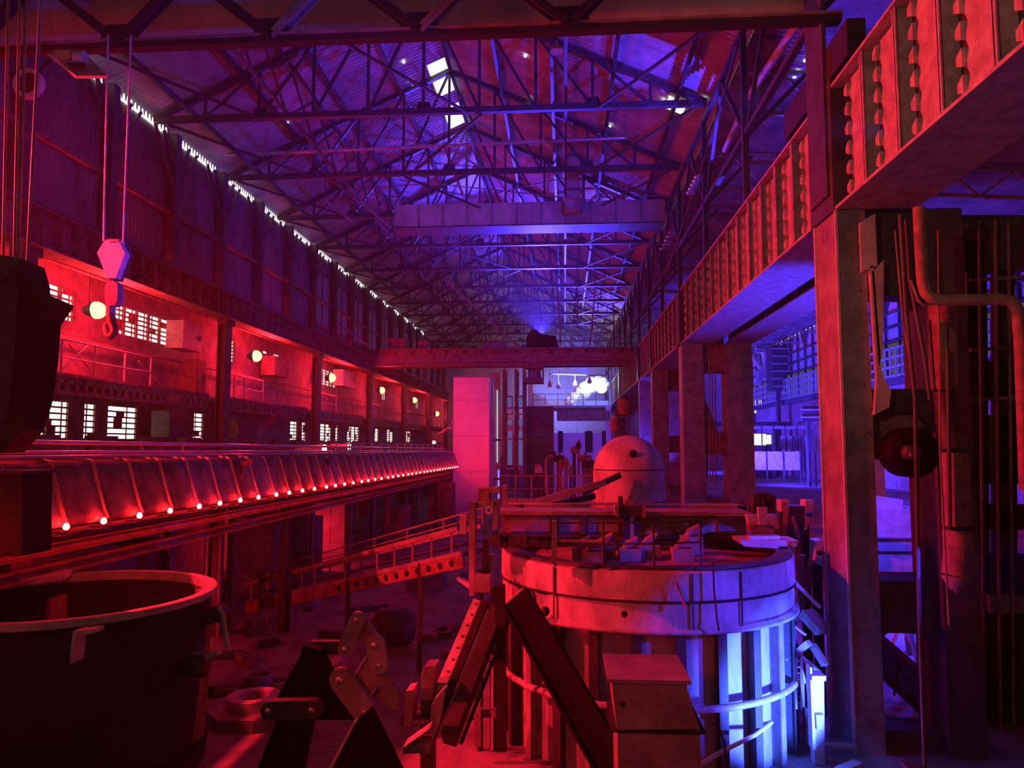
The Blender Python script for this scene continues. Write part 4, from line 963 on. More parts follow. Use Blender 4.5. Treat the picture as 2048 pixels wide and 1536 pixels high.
# ---- slanting rail beam down to the floor
A, B = at(972, 1205, 12.3), at(865, 1470, 10.7)
t = thing('slanted_rail', 'slanting steel track with bolt holes leaning from the mast machine down to the floor', 'track', B)
dn = (B-A).normalized(); sd = V((1, 0, 0)) - dn*dn.x; sd.normalize()
MB().bar(A-sd*.14, B-sd*.16-dn*.35, .03, .16, sd).build('holed_flange', LIGHT, t)
MB().bar(A-sd*.02, B-sd*.0, .12, .12, sd).build('track_groove', BLACK, t)
MB().bar(A+sd*.1, B+sd*.1, .05, .08, sd).build('inner_rail', LIGHT, t)
MB().bar(A+sd*.24, B+sd*.24, .3, .2, sd).build('side_beam', DARK, t)
b = MB(); Ln = (B-A).length
nrm = dn.cross(sd).normalized(); nrm = nrm if nrm.y < 0 else -nrm
for k in range(11):
    p = A-sd*.14+dn*Ln*(k+.4)/11; 
    MB().path([p+nrm*.018, p+nrm*.024], .02, 8).build('bolt_hole', BLACK, t)
MB().path([A+sd*.46, A.lerp(B, .5)+sd*.44, B+sd*.42], .03, 8).build('hydraulic_hose', BLACK, t)
MB().plate([(858, 1502), (862, 1412), (870, 1398), (892, 1372), (880, 1440)], 10.55, .1).build('end_plate', LIGHT, t)
# blocks at its foot
for i, (pts, Y, lab) in enumerate((([(842, 1345), (850, 1333), (871, 1332), (865, 1400), (840, 1402)], 10.9, 'tall square red block beside the foot of the slanting track'),
        ([(808, 1390), (812, 1382), (826, 1380), (824, 1452), (808, 1452)], 10.8, 'narrow red post left of the square block'),
        ([(806, 1495), (858, 1458), (858, 1462), (820, 1488), (858, 1486), (858, 1506), (806, 1508)], 10.2, 'low angled bracket under the slanting track'),
        ([(828, 1440), (858, 1440), (858, 1448), (828, 1448)], 10.8, 'short horizontal bar joining post and block'))):
    c = MB().plate(pts, Y, .35 if i < 2 else .3); c.thing('foot_block', MID, lab, 'block')
MB().box(at(842, 1460, 11).x, at(868, 1460, 11).x, 10.95, 11.2, 0, at(850, 1402, 11).z).thing('foot_post', DARK, 'dark stand under the tall square block', 'post')
# frames between mast and tank
fr = thing('strut_frame', 'narrow upright frame between slanting track and tank', 'frame', at(960, 1500, 11.8))
for (a, c, Y, w_, m_) in (((1000, 1170), (1003, 1500), 11.9, .16, BLACK), ((988, 1175), (960, 1290), 12.2, .05, BLACK), ((968, 1290), (940, 1400), 12.1, .05, LIGHT), ((955, 1340), (956, 1490), 12.2, .1, MID), ((985, 1230), (984, 1500), 12.6, .03, LIGHT)):
    MB().bar(at(*a, Y), at(*c, Y), w_, w_).build('strut', m_, fr)
for py, w_ in ((1258, .05), (1300, .14), (1425, .12)): MB().bar(at(948 if py > 1300 else 970, py, 12.3), at(1003, py, 12.3), w_, w_).build('crosspiece', MID if py > 1260 else BLACK, fr)
# ================================================================ FURNACE TANK
tc = V((1.42, 14.0, 0)); R = 2.58
t = thing('furnace_tank', 'big round steel furnace tank, left side red lit and right side glowing blue', 'tank', tc)
MB().lathe(tc, [(R-.2, 0), (R-.2, 2.3)], 96).build('lower_shell', TANK, t)
MB().lathe(tc, [(R, 2.66), (R, 3.1), (R-.06, 3.14), (R-.06, 2.9)], 96).build('upper_band', TANK, t)
MB().lathe(tc, [(R-.25, 2.22), (R+.06, 2.22), (R+.06, 2.27), (R-.02, 2.3), (R-.02, 2.66)], 96).build('lower_band', TANK, t)
MB().lathe(tc, [(R-.02, 2.655), (R+.02, 2.665), (R+.02, 2.69), (R, 2.70)], 96).build('seam', BLACK, t)
MB().lathe(tc, [(R-.06, 2.95), (1.3, 3.05), (0, 3.05)], 64).build('lid', RUST, t)
MB().lathe(tc, [(R-.3, 3.14), (R-.06, 3.14), (R-.06, 3.18), (R-.3, 3.18), (R-.3, 3.05)], 64, smooth=False).build('rim', DARK, t)
MB().path([tc+V(((R+.0)*math.cos(a), (R+.0)*math.sin(a), 1.14)) for a in [math.radians(170+k*6) for k in range(37)]], .055, 10).build('girth_pipe', LIGHT, t)
for k in range(16):
    a = math.radians(160 + k*14.5); e = V((math.cos(a), math.sin(a), 0)); s_ = V((-e.y, e.x, 0)); p = tc+e*(R-.12)
    MB().prism([p-e*.16-s_*.02, p-e*.16+s_*.02, p+e*.1+s_*.02, p+e*.1-s_*.02], (0, 0, 2.22)).prism([p+e*.1-s_*.075, p+e*.1+s_*.075, p+e*.12+s_*.075, p+e*.12-s_*.075], (0, 0, 2.22)).build('stiffener', [DARK, MID][k in (4, 11)], t)
for a_ in (-128, -80, -62):
    a = math.radians(a_); e = V((math.cos(a), math.sin(a), 0)); p = tc+e*(R+.012); s_ = V((-e.y, e.x, 0))
    MB().prism([V((*v.xy, 2.3)) for v in (p-s_*.012, p+s_*.012, p+s_*.012+e*.02, p-s_*.012+e*.02)], (0, 0, .8)).build('weld_strip', DARK, t)
MB().lathe(tc+V((0, -R-.005, 0)) + V((-.55, .06, 2.5)), [(0, -.02), (.05, -.02)], 10, axis='y').build('port_hole', BLACK, t)
# cable running down the band and hoop
MB().path([at(1426, 1125, 11.38), at(1428, 1180, 11.38), at(1434, 1240, 11.36), at(1438, 1262, 11.3)], .014, 6).thing('thin_cable', BLACK, 'thin black cable hanging down the tank front', 'cable')
MB().path([at(1352, 1165, 11.3), at(1362, 1190, 11.3), at(1371, 1215, 11.25)], .02, 6).thing('bent_bar', RUST, 'short bent bar stuck to the tank band', 'bar')
MB().path([at(1425, 1445, 10.9), at(1440, 1460, 10.9), at(1450, 1490, 10.8), at(1452, 1530, 10.7)], .015, 6).thing('thin_hose', BLACK, 'thin curved hose on the blue lit floor before the tank', 'hose')
t = thing('pipe_stub', 'arched pipe with a valve at the left front of the tank', 'pipe', at(1065, 1225, 11.4))
MB().path([at(1034, 1225, 11.4)] + [at(1052-17*math.cos(k*math.pi/8), 1195-16*math.sin(k*math.pi/8), 11.4) for k in range(9)] + [at(1069, 1222, 11.4)], .03, 8).build('arch', MID, t)
MB().tube(at(1062, 1224, 11.35), at(1095, 1226, 11.35), .05, 10).build('valve', DARK, t); MB().lathe(at(1090, 1222, 11.3), [(0, -.03), (.07, -.02), (.07, .02), (0, .03)], 12, axis='y').build('hand_wheel', DARK, t)
MB().box(at(1024, 1225, 11.4).x, at(1058, 1225, 11.4).x, 11.3, 11.5, at(1040, 1238, 11.4).z, at(1040, 1222, 11.4).z).build('flange', MID, t)
# black diagonal beam before the tank, standing in for a cast shadow
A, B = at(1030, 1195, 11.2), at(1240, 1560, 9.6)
t = thing('shadow_beam', 'broad black diagonal beam standing in for a shadow across the tank front', 'beam', B)
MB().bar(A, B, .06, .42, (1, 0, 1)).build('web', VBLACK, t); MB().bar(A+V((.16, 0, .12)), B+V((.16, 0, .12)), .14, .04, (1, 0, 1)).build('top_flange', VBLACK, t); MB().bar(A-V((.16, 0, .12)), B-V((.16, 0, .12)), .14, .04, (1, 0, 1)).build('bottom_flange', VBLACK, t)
# railing on the lid
railing('tank_railing', 'thin dark railing along the front of the tank lid', [at(1110, 1132, 11.75), at(1212, 1134, 11.55), at(1306, 1134, 11.55), at(1402, 1130, 11.75)], .66, DARK, 4, None, .018, (.52,))
MB().box(at(1103, 1100, 11.6).x, at(1114, 1100, 11.6).x, 11.6, 11.75, at(1108, 1128, 11.6).z, at(1108, 1042, 11.6).z).thing('thick_post', MID, 'thick red post at the left end of the tank railing', 'post')
for i, (px, py, Y) in enumerate(((1150, 1098, 13), (1195, 1092, 13.2), (1245, 1100, 13), (1350, 1100, 13), (1285, 1092, 13.4), (1170, 1105, 12.7), (1370, 1075, 13.8))):
    p = at(px, py, Y); MB().prism([p, p+V((.22, 0, .1)), p+V((.26, 0, .2)), p+V((.08, 0, .12))], (0, .2, .02)).box(p.x-.05, p.x+.3, Y-.1, Y+.3, 3.05, p.z+.02).thing('lid_clutter', [MID, RUST][i % 2], 'small machine part on the tank lid, %s from the camera' % nth(i+1), 'machine part', 'small parts lying on the tank lid')
# ---- gantry beams over the tank
t = thing('tank_gantry', 'heavy box beam lying across the tank with square side panels', 'beam', at(1290, 1070, 15.2))
xa, xb = at(1006, 1050, 14.9).x, at(1490, 1050, 14.9).x
zt_, zb_ = at(1250, 1030, 14.9).z, at(1250, 1068, 14.9).z
MB().box(xa, xb, 14.9, 15.6, zb_, zt_).build('box_beam', RUST, t)
MB().box(xa-.1, xb+.1, 14.8, 15.7, zt_, zt_+.07).build('top_flange', MID, t)
MB().box(xa-.1, xb+.1, 14.8, 15.7, zb_-.07, zb_).build('bottom_flange', DARK, t)
for px in (1108, 1165, 1242, 1384, 1440): x = at(px, 1050, 14.85).x; MB().box(x-.05, x+.05, 14.78, 14.9, zb_, zt_).build('rib', DARK, t)
for a, c in ((1020, 1100), (1118, 1160), (1176, 1236), (1350, 1380), (1392, 1436)): MB().box(at(a, 1050, 14.85).x, at(c, 1050, 14.85).x, 14.86, 14.9, zb_+.04, zt_-.05).build('side_panel', MID, t)
for x in (xa+.2, xb-.3): MB().box(x, x+.2, 15.0, 15.4, 3.0, zb_).build('foot', DARK, t)
t = thing('rear_gantry', 'second flat beam with a rail behind the tank gantry', 'beam', at(1250, 1020, 17.4))
MB().box(at(1040, 1015, 17.2).x, at(1180, 1015, 17.2).x, 17.2, 17.9, at(1100, 1022, 17.2).z, at(1100, 1010, 17.2).z).build('slab', MID, t)
MB().box(at(1010, 1005, 17.2).x, at(1480, 1005, 17.2).x, 17.3, 17.4, at(1100, 1010, 17.2).z, at(1100, 1007, 17.2).z).build('rail', LIGHT, t)
MB().prism([at(1360, 1027, 17.2), at(1400, 1013, 17.2), at(1492, 1012, 17.2), at(1492, 1030, 17.2)], (0, 1, 0)).build('sloped_cover', RUST, t)
for px in (1040, 1480): x = at(px, 1015, 17.4).x; MB().box(x-.1, x+.1, 17.2, 17.5, 0, at(1100, 1010, 17.2).z).build('leg', DARK, t)
# motor unit in front of the dome
t = thing('drive_unit', 'boxy drive motor on a stem in front of the dome', 'motor', at(1262, 1080, 14.3))
Y = 14.3
MB().plate([(1240, 1012), (1288, 1012), (1288, 1034), (1240, 1034)], Y, .5).build('gearbox', DARK, t)
MB().plate([(1230, 1010), (1238, 1010), (1238, 1034), (1230, 1032)], Y-.05, .4).build('end_plate', MID, t)
MB().plate([(1286, 1012), (1292, 1012), (1292, 1035), (1286, 1035)], Y-.05, .3).build('end_plate', MID, t)
MB().plate([(1252, 1000), (1266, 1000), (1266, 1012), (1252, 1012)], Y, .2).build('top_box', MID, t)
MB().plate([(1237, 993), (1246, 993), (1246, 1012), (1237, 1012)], Y+.1, .15).build('lug', DARK, t)
MB().plate([(1258, 992), (1266, 992), (1266, 1000), (1258, 1000)], Y+.1, .15).build('lug', DARK, t)
for a, c, m_ in ((1246, 1258, BLACK), (1260, 1268, MID), (1270, 1280, BLACK)): MB().plate([(a, 1034), (c, 1034), (c, 1078), (a, 1078)], Y+.05, .2).build('stem', m_, t)
p = at(1262, 1095, Y); MB().box(p.x-.3, p.x+.4, Y, Y+.4, 3.03, at(1262, 1078, Y).z).build('pedestal', DARK, t)
# dome
dc = at(1257, 900, 20); r = .93; dtop = at(1257, 871, 20).z
t = thing('dome_tank', 'round-topped boiler tank, red lit on its left side, behind the furnace tank', 'tank', (dc.x, 20, 0))
prof_ = [(r, 2.9), (r, dtop-.95)] + [(r*math.cos(a), dtop-.95+.95*math.sin(a)) for a in [k*math.pi/20 for k in range(1, 11)]]
MB().lathe((dc.x, 20, 0), prof_, 64).build('dome', TANK, t)
MB().lathe((dc.x, 20, 0), [(r+.02, 0), (r+.02, 3.55), (r, 3.57)], 64).build('skirt', RUST, t)
MB().lathe((dc.x, 20, 0), [(r+.004, 4.35), (r+.008, 4.36), (r+.004, 4.38)], 64).build('weld_line', DARK, t)
p = at(1266, 907, 19.15); MB().lathe(p, [(0, -.02), (.10, -.02), (.11, .0)], 7, axis='y').build('cut_hole', BLACK, t)
# machinery and pipes left of the dome
rnd = random.Random(5)
t = thing('pipe_stand', 'tall hooked pipe rising before the ribbed red cabinet', 'pipe', at(1093, 985, 26))
MB().path([at(1093, 985, 26), at(1093, 925, 26), at(1095, 917, 26), at(1101, 912, 26), at(1108, 914, 26)], .055, 8).build('pipe', MID, t)
MB().plate([(1098, 905), (1112, 903), (1112, 915), (1100, 917)], 26, .2).build('valve_head', DARK, t)
for i, (px, pt, pb, Y, w_) in enumerate(((1118, 905, 985, 28, .2), (1132, 915, 980, 27, .12), (1148, 890, 970, 32, .15), (1157, 880, 985, 30, .1), (1170, 905, 975, 28, .25), (1141, 930, 985, 25, .08), (1180, 915, 960, 27, .3), (1122, 920, 990, 24, .08))):
    b_, c_ = at(px, pt, Y), at(px, pb, Y)
    t = thing('valve_stand', 'slim machine stand left of the dome, %s by distance' % nth(i+1), 'machine stand', (b_.x, Y, 0), 'machine stands between cabinet and dome')
    MB().box(b_.x-w_/2, b_.x+w_/2, Y, Y+w_, 0, b_.z-.3).build('post', [RUST, MID, DARK][i % 3], t)
    MB().box(b_.x-w_, b_.x+w_, Y-.05, Y+w_+.05, b_.z-.35, b_.z-.1).build('head', [DARK, RUST, MID][i % 3], t)
    MB().tube((b_.x, Y, b_.z-.1), (b_.x, Y, b_.z), .05, 8).build('spindle', MID, t)
t = thing('purple_hood', 'small purple lit hood between cabinet and dome', 'hood', at(1078, 945, 30))
MB().plate([(1069, 946), (1070, 930), (1076, 929), (1083, 932), (1085, 946)], 30, .6).build('shell', LIGHT, t); p = at(1077, 946, 30.2); MB().box(p.x-.08, p.x+.08, 30.1, 30.3, 0, p.z).build('post', DARK, t)
p, q = at(1000, 985, 22), at(1190, 985, 22)
railing('walkway_railing', 'thin red railing on the deck behind the mast machine', [V((p.x, 22, 3.35)), V((q.x, 22, 3.35))], .75, MID, 7, None, .022)
MB().box(p.x, q.x, 22, 23.5, 3.15, 3.35).box(p.x, p.x+.2, 22.3, 22.6, 0, 3.15).box(q.x-.2, q.x, 22.3, 22.6, 0, 3.15).thing('deck', RUST, 'narrow steel deck behind the mast machine', 'deck')
for i, (a, c) in enumerate((((1075, 1003), (1210, 965)), ((1100, 1012), (1190, 992)), ((1165, 985), (1240, 950)))):
    MB().bar(at(*a, 18.0+i*.2), at(*c, 18.4+i*.2), .1, .14).thing('sloping_beam', [MID, BLACK, DARK][i], ['sloping red beam leading up to the dome', 'black sloping beam under the red one by the dome', 'upper dark sloping beam touching the dome'][i], 'beam')
# ================================================================ CONTROL CABINET, FOREGROUND
t = thing('metal_cabinet', 'dark red metal cabinet with a projecting lid in the lower right foreground', 'cabinet', at(1310, 1536, 8.4))
Y = 8.4
z_t = at(1300, 1365, Y).z
A_, B_ = at(1224, 1365, Y), at(1372, 1370, Y)
MB().prism([A_, B_, at(1399, 1458, Y), at(1234, 1460, Y)], (0, .9, 0)).build('upper_body', MID, t)
MB().prism([at(1235, 1463, Y+.03), at(1399, 1461, Y+.03), at(1408, 1700, Y+.03), at(1240, 1700, Y+.03)], (0, .85, 0)).build('lower_body', MID, t)
MB().box(A_.x-.05, B_.x+.05, Y-.05, Y+.95, z_t, z_t+.04).build('lid', MID, t)
MB().box(at(1240, 1400, Y).x, at(1248, 1400, Y).x, Y-.03, Y, at(1240, 1412, Y).z, at(1240, 1402, Y).z).build('latch', BLACK, t)
MB().box(A_.x-.02, B_.x+.2, Y-.015, Y+.86, at(1240, 1464, Y).z, at(1240, 1460, Y).z).build('joint', BLACK, t)
# ================================================================ BLUE LIT MACHINE RIGHT OF THE TANK
t = thing('tilt_stand', 'blue lit bracket stand with a flat table at the right of the tank', 'machine', at(1575, 1200, 13.6))
Y = 13.7
MB().plate([(1480, 1080), (1598, 1082), (1596, 1093), (1560, 1093), (1555, 1097), (1490, 1093), (1483, 1088)], Y, .7).build('table', LIGHT, t)
MB().plate([(1548, 1096), (1590, 1094), (1588, 1130), (1592, 1190), (1548, 1196), (1545, 1130)], Y+.2, .3).build('column', LIGHT, t)
MB().plate([(1500, 1072), (1560, 1072), (1560, 1079), (1500, 1079)], Y+.1, .3).build('rail', SHINE, t)
MB().plate([(1548, 1196), (1568, 1196), (1568, 1540), (1548, 1540)], Y+.6, .2).build('pillar', LIGHT, t)
MB().plate([(1494, 1030), (1552, 1030), (1548, 1050), (1498, 1050)], Y+.9, .2).build('shield', LIGHT, t)
MB().plate([(1500, 1050), (1550, 1050), (1550, 1066), (1500, 1066)], Y+.8, .3).build('red_box', RUST, t)
MB().plate([(1516, 1015), (1535, 1015), (1532, 1050), (1519, 1050)], Y+.7, .1).build('upright_tab', LIGHT, t)
for i, (pts, Y, m_, lab) in enumerate((([(1508, 990), (1530, 985), (1552, 992), (1550, 1030), (1505, 1030)], 17, DARK, 'dark notched motor block above the blue lit table'),
    ([(1562, 1000), (1580, 1000), (1578, 1022), (1563, 1024)], 16, LIGHT, 'small blue lit plate right of the motor block'),
    ([(1578, 1012), (1610, 1012), (1608, 1090), (1572, 1088)], 15, DARK, 'dark rounded machine head near the red column'),
    ([(1612, 1000), (1627, 1000), (1626, 1030), (1612, 1060), (1606, 1050)], 15.5, LIGHT, 'slender blue lit plate beside the red column'),
    ([(1630, 1082), (1645, 1080), (1646, 1132), (1631, 1128)], 14.6, WHITE, 'pale blue drum half hidden by the red column'))):
    t = thing('machine_part', lab, 'machine part', at(pts[0][0], 1080, Y)); MB().plate(pts, Y, .35).build('block', m_, t)
    c_ = at(sum(p[0] for p in pts)/len(pts), sum(p[1] for p in pts)/len(pts), Y-.02); MB().lathe(c_, [(0, -.03), (.05, -.03), (.05, .02)], 10, axis='y').build('boss', DARK, t)
    bz = at(pts[-1][0], pts[-1][1], Y); MB().box(bz.x, bz.x+.15, Y+.1, Y+.25, 0, bz.z).build('stem', BLACK, t)
MB().path([at(1586, 1035, 14.7), at(1592, 1050, 14.7), at(1598, 1085, 14.6)], .035, 8).thing('red_hose', RUST, 'short reddish hose on the dark machine head', 'hose')
for i, (a, c) in enumerate((((1622, 1120), (1602, 1220)), ((1606, 1130), (1598, 1230)), ((1600, 1150), (1605, 1110)))):
    MB().bar(at(*a, 14.3), at(*c, 14.1), .09, .05).thing('lever_bar', RUST, 'reddish lever bar beside the near column, %s from the right' % nth(i+1), 'lever', 'reddish levers beside the near column')
for i, (a, c, w_, m_) in enumerate((((1553, 1224), (1612, 1270), .05, LIGHT), ((1560, 1230), (1562, 1282), .05, LIGHT), ((1562, 1282), (1640, 1345), .09, LIGHT), ((1570, 1328), (1618, 1285), .14, LIGHT), ((1553, 1290), (1575, 1320), .05, LIGHT), ((1612, 1225), (1646, 1262), .26, MID), ((1580, 1240), (1605, 1330), .04, DARK), ((1625, 1290), (1650, 1330), .12, LIGHT), ((1585, 1160), (1640, 1215), .06, LIGHT))):
    MB().bar(at(*a, 13.2), at(*c, 12.9), w_, w_*.6).thing('frame_strut', m_, 'blue lit strut right of the tank, %s from the top' % nth(i+1), 'strut', 'crossing struts right of the tank')
t = thing('small_ladder', 'small blue lit ladder leaning against the frame right of the tank', 'ladder', at(1595, 1420, 12.9))
for px in (1592, 1602): MB().bar(at(px, 1315, 12.9), at(px+1, 1418, 12.8), .03, .03).build('side_rail', LIGHT, t)
for k in range(8): MB().bar(at(1592, 1322+12*k, 12.9), at(1603, 1322+12*k, 12.9), .02, .02).build('rung', LIGHT, t)
MB().plate([(1600, 1320), (1612, 1360), (1616, 1418), (1602, 1412)], 13.3, .2).box(at(1606, 1400, 13.4).x, at(1606, 1400, 13.4).x+.1, 13.3, 13.45, 0, 1.0).thing('leaning_board', WHITE, 'pale board behind the small ladder', 'board')
t = thing('valve_column', 'pale blue white valve column between tank and red column', 'column', at(1635, 1530, 12.4))
MB().plate([(1620, 1335), (1624, 1335), (1632, 1500), (1626, 1500)], 12.4, .2).build('front_edge', WHITE, t)
MB().plate([(1626, 1350), (1648, 1350), (1650, 1530), (1630, 1530)], 12.5, .2).build('body', WHITE, t)
MB().plate([(1624, 1352), (1652, 1352), (1652, 1362), (1624, 1362)], 12.35, .3).build('flange', WHITE, t)
MB().plate([(1632, 1430), (1648, 1430), (1646, 1460), (1634, 1460)], 12.4, .1).build('valve_box', LIGHT, t)
rnd = random.Random(21)
for i in range(24):
    x = rnd.uniform(2.6, 4.5); y = rnd.uniform(11.0, 15.5); a = rnd.uniform(-.5, .9); L_ = rnd.uniform(.3, 1.0)
    if (V((x, y, 0))-tc).length < R+.45: continue
    d = V((math.cos(a), math.sin(a), rnd.uniform(-.05, .05)))*L_/2; c = V((x, y, .1+rnd.uniform(0, .08)))
    MB().bar(c-d, c+d, rnd.uniform(.05, .2), .05).thing('rubble_plank', LIGHT, 'broken plank in the blue lit rubble right of the tank, %s of the pile' % nth(i+1), 'plank', 'planks in the rubble right of the tank')
MB().path([at(1380, 1540, 10.5), at(1450, 1500, 10.9), at(1510, 1470, 11.6), at(1550, 1440, 12.6)], .03, 8).thing('floor_pipe', WHITE, 'bright bluish white curved pipe on the floor in front of the tank', 'pipe')
t = thing('floodlight', 'black backed floodlight on the floor right of the tank', 'lamp', (4.5, 10.5, 0))
MB().box(4.4, 4.62, 10.38, 10.6, .55, .85).build('housing', BLACK, t); MB().box(4.48, 4.54, 10.46, 10.52, 0, .55).build('stand', BLACK, t)
# ================================================================ RIGHT EDGE: pipes, ducts, stringer
MB().path([at(1838, 415, 11), at(1842, 500, 11), at(1846, 565, 11), at(1852, 585, 11), at(1864, 597, 11), at(1880, 600, 11), at(2000, 598, 11), at(2022, 602, 11), at(2036, 620, 11), at(2042, 700, 11), at(2052, 980, 11)], .085, 14).thing('bent_pipe', RUST, 'thick rusty pipe bending twice in front of the near column', 'pipe')
MB().path([at(1822, 560, 10.9), at(1836, 600, 10.9), at(1848, 612, 10.9), at(1866, 607, 10.9)], .02, 6).thing('small_hook', RUST, 'small curved hook below the bend of the thick pipe', 'hook')
for i, (pts, Y, r_) in enumerate((([(1800, 430), (1812, 620), (1830, 800), (1838, 1200), (1850, 1536)], 11.2, .03), ([(1812, 440), (1820, 560), (1850, 720), (1860, 800)], 11.4, .03), ([(1876, 460), (1880, 900), (1898, 1250)], 11.6, .015), ([(1790, 460), (1806, 640), (1826, 760)], 12.2, .015), ([(1858, 640), (1868, 780)], 12.0, .03), ([(1895, 700), (1900, 1060)], 11.8, .03))):
    MB().path([at(*p, Y) for p in pts], r_, 8).thing('thin_conduit', [DARK, DARK, RUST, RUST, DARK, DARK][i], 'thin upright conduit near the thick bent pipe, %s in line' % nth(i+1), 'conduit', 'conduits near the thick bent pipe')
t = thing('round_duct', 'reddish round upright duct with a pointed foot inside the near column', 'duct', at(1905, 1150, 12.2))
MB().path([at(1884, 612, 12.2), at(1888, 780, 12.2)], .2, 16, .2).build('upper_pipe', RUST, t)
MB().path([at(1910, 905, 12.0), at(1914, 1060, 12.0), at(1916, 1110, 12.0), at(1912, 1150, 12.0)], .2, 16, .2).build('lower_pipe', RUST, t)
MB().lathe(at(1912, 1150, 12.0), [(0, -.28), (.1, -.2), (.2, -.04), (.2, .0)], 16).build('pointed_foot', RUST, t)
MB().lathe(at(1914, 1055, 12.0), [(.2, -.03), (.22, -.03), (.22, .03), (.2, .03)], 16, smooth=False).build('strap', BLACK, t)
MB().path([at(1888, 780, 12.2), at(1893, 840, 12.3), at(1905, 905, 12.0)], .16, 12).build('middle_pipe', DARK, t)
t = thing('cable_hoist', 'dark round drum in the dark middle opening of the near column', 'drum', at(1810, 960, 12.4))
MB().lathe(at(1822, 905, 12.5), [(0, -.2), (.36, -.2), (.4, -.1), (.4, .3), (0, .3)], 28, axis='y').build('drum', VBLACK, t); MB().lathe(at(1822, 905, 12.2), [(0, -.1), (.12, -.1), (.12, .1)], 14, axis='y').build('hub', DARK, t)
MB().path([at(1820, 910, 11.5), at(1830, 906, 11.5), at(1834, 920, 11.5), at(1836, 1010, 11.5)], .035, 8).thing('crook_pipe', RUST, 'small crooked pipe below the drum in the near column', 'pipe')
A, B = at(1720, 1275, 15.5), at(1950, 1480, 13.8)
t = thing('stair_stringer', 'sloping magenta lit stair stringer seen through the near column', 'stair', B)
MB().bar(A, B, .06, .62).build('web', MID, t); MB().bar(A+V((0, -.08, .34)), B+V((0, -.08, .34)), .2, .06).build('top_flange', RUST, t); MB().bar(A-V((0, .08, .34)), B-V((0, .08, .34)), .2, .06).build('bottom_flange', RUST, t)
for k in range(4): p = A.lerp(B, (k+.6)/4.4)+V((0, -.06, 0)); MB().bar(p+V((-.12, 0, -.42)), p+V((.0, 0, .2)), .03, .03).bar(p+V((.1, 0, -.42)), p+V((.0, 0, .2)), .03, .03).build('bracket', BLACK, t)
# lower level clutter behind the near column
rnd = random.Random(8)
for i in range(16):
    x = rnd.uniform(7.2, 10.4); y = rnd.uniform(16.0, 19.5); p = V((x, y, rnd.uniform(0, .4))); q = p+V((rnd.uniform(-.7, .7), rnd.uniform(-.3, .3), rnd.uniform(.8, 1.7)))
    MB().bar(p, q, rnd.uniform(.05, .14), .06).thing('leaning_beam', LIGHT, 'blue lit leaning bar in the pit behind the near column, %s of the heap' % nth(i+1), 'bar', 'bars heaped in the pit behind the near column')
t = thing('steelwork', 'black steel frame and plating at the right edge beyond the near column', 'frame', at(2000, 1500, 14.6))
for pts, m_ in (([(1925, 430), (2120, 430), (2120, 535), (1925, 545)], DARK), ([(1935, 545), (1974, 545), (1984, 1560), (1940, 1560)], BLACK), ([(1996, 545), (2030, 540), (2040, 1560), (1996, 1560)], BLACK), ([(1970, 722), (2130, 722), (2130, 800), (1970, 800)], BLACK), ([(1970, 830), (2130, 830), (2130, 968), (1970, 968)], DARK), ([(1970, 1010), (2130, 1010), (2130, 1060), (1970, 1060)], BLACK), ([(1970, 1110), (2130, 1110), (2130, 1560), (1970, 1560)], BLACK), ([(1930, 480), (1968, 480), (1972, 700), (1936, 700)], DARK)):
    MB().plate(pts, 14.5, .25).build('plate', m_, t)
for py in (560, 700, 800): MB().bar(at(1940, py, 14.4), at(2120, py-10, 14.4), .06, .06).build('crosspiece', RUST, t)
for px in (1958, 1990, 2016): MB().bar(at(px, 440, 14.3), at(px+12, 1540, 14.3), .04, .04).build('riser', RUST, t)
# ================================================================ AISLE: container, machinery, house
t = thing('steel_container', 'bright blue lit stepped steel container seen through the near column', 'container', (8.2, 17.6, 2.3))
xa, xb = at(1720, 1060, 17).x, at(1860, 1060, 17).x
MB().box(xa, xb, 17, 19, at(1800, 1080, 17).z, at(1800, 1018, 17).z).build('upper_body', LIGHT, t)
MB().box(xa, xb-.5, 17.1, 18.9, at(1800, 1018, 17).z, at(1800, 1000, 17).z).build('raised_top', LIGHT, t)
MB().box(xa, at(1900, 1060, 17).x, 16.8, 19.2, 2.305, at(1800, 1074, 17).z).build('lower_body', LIGHT, t)
MB().box(xa, at(1900, 1060, 17).x, 16.78, 16.8, at(1800, 1103, 17).z, at(1800, 1100, 17).z).build('seam', BLACK, t)
MB().box(xa, at(1900, 1060, 17).x, 16.76, 16.8, at(1800, 1075, 17).z, at(1800, 1072, 17).z).build('top_edge', SHINE, t)
MB().plate([(1868, 990), (1886, 990), (1886, 1012), (1868, 1012)], 19.5, .4).box(at(1877, 1000, 19.5).x-.05, at(1877, 1000, 19.5).x+.05, 19.6, 19.7, 2.3, at(1877, 1012, 19.5).z).thing('sign_board', LIGHT, 'small blue lit panel beyond the container', 'panel')
MB().box(at(1745, 950, 34).x, at(1765, 950, 34).x+.1, 34, 34.3, 2.3, at(1745, 905, 34).z).thing('pale_locker', WHITE, 'pale grey locker in the aisle seen through the near column', 'locker')
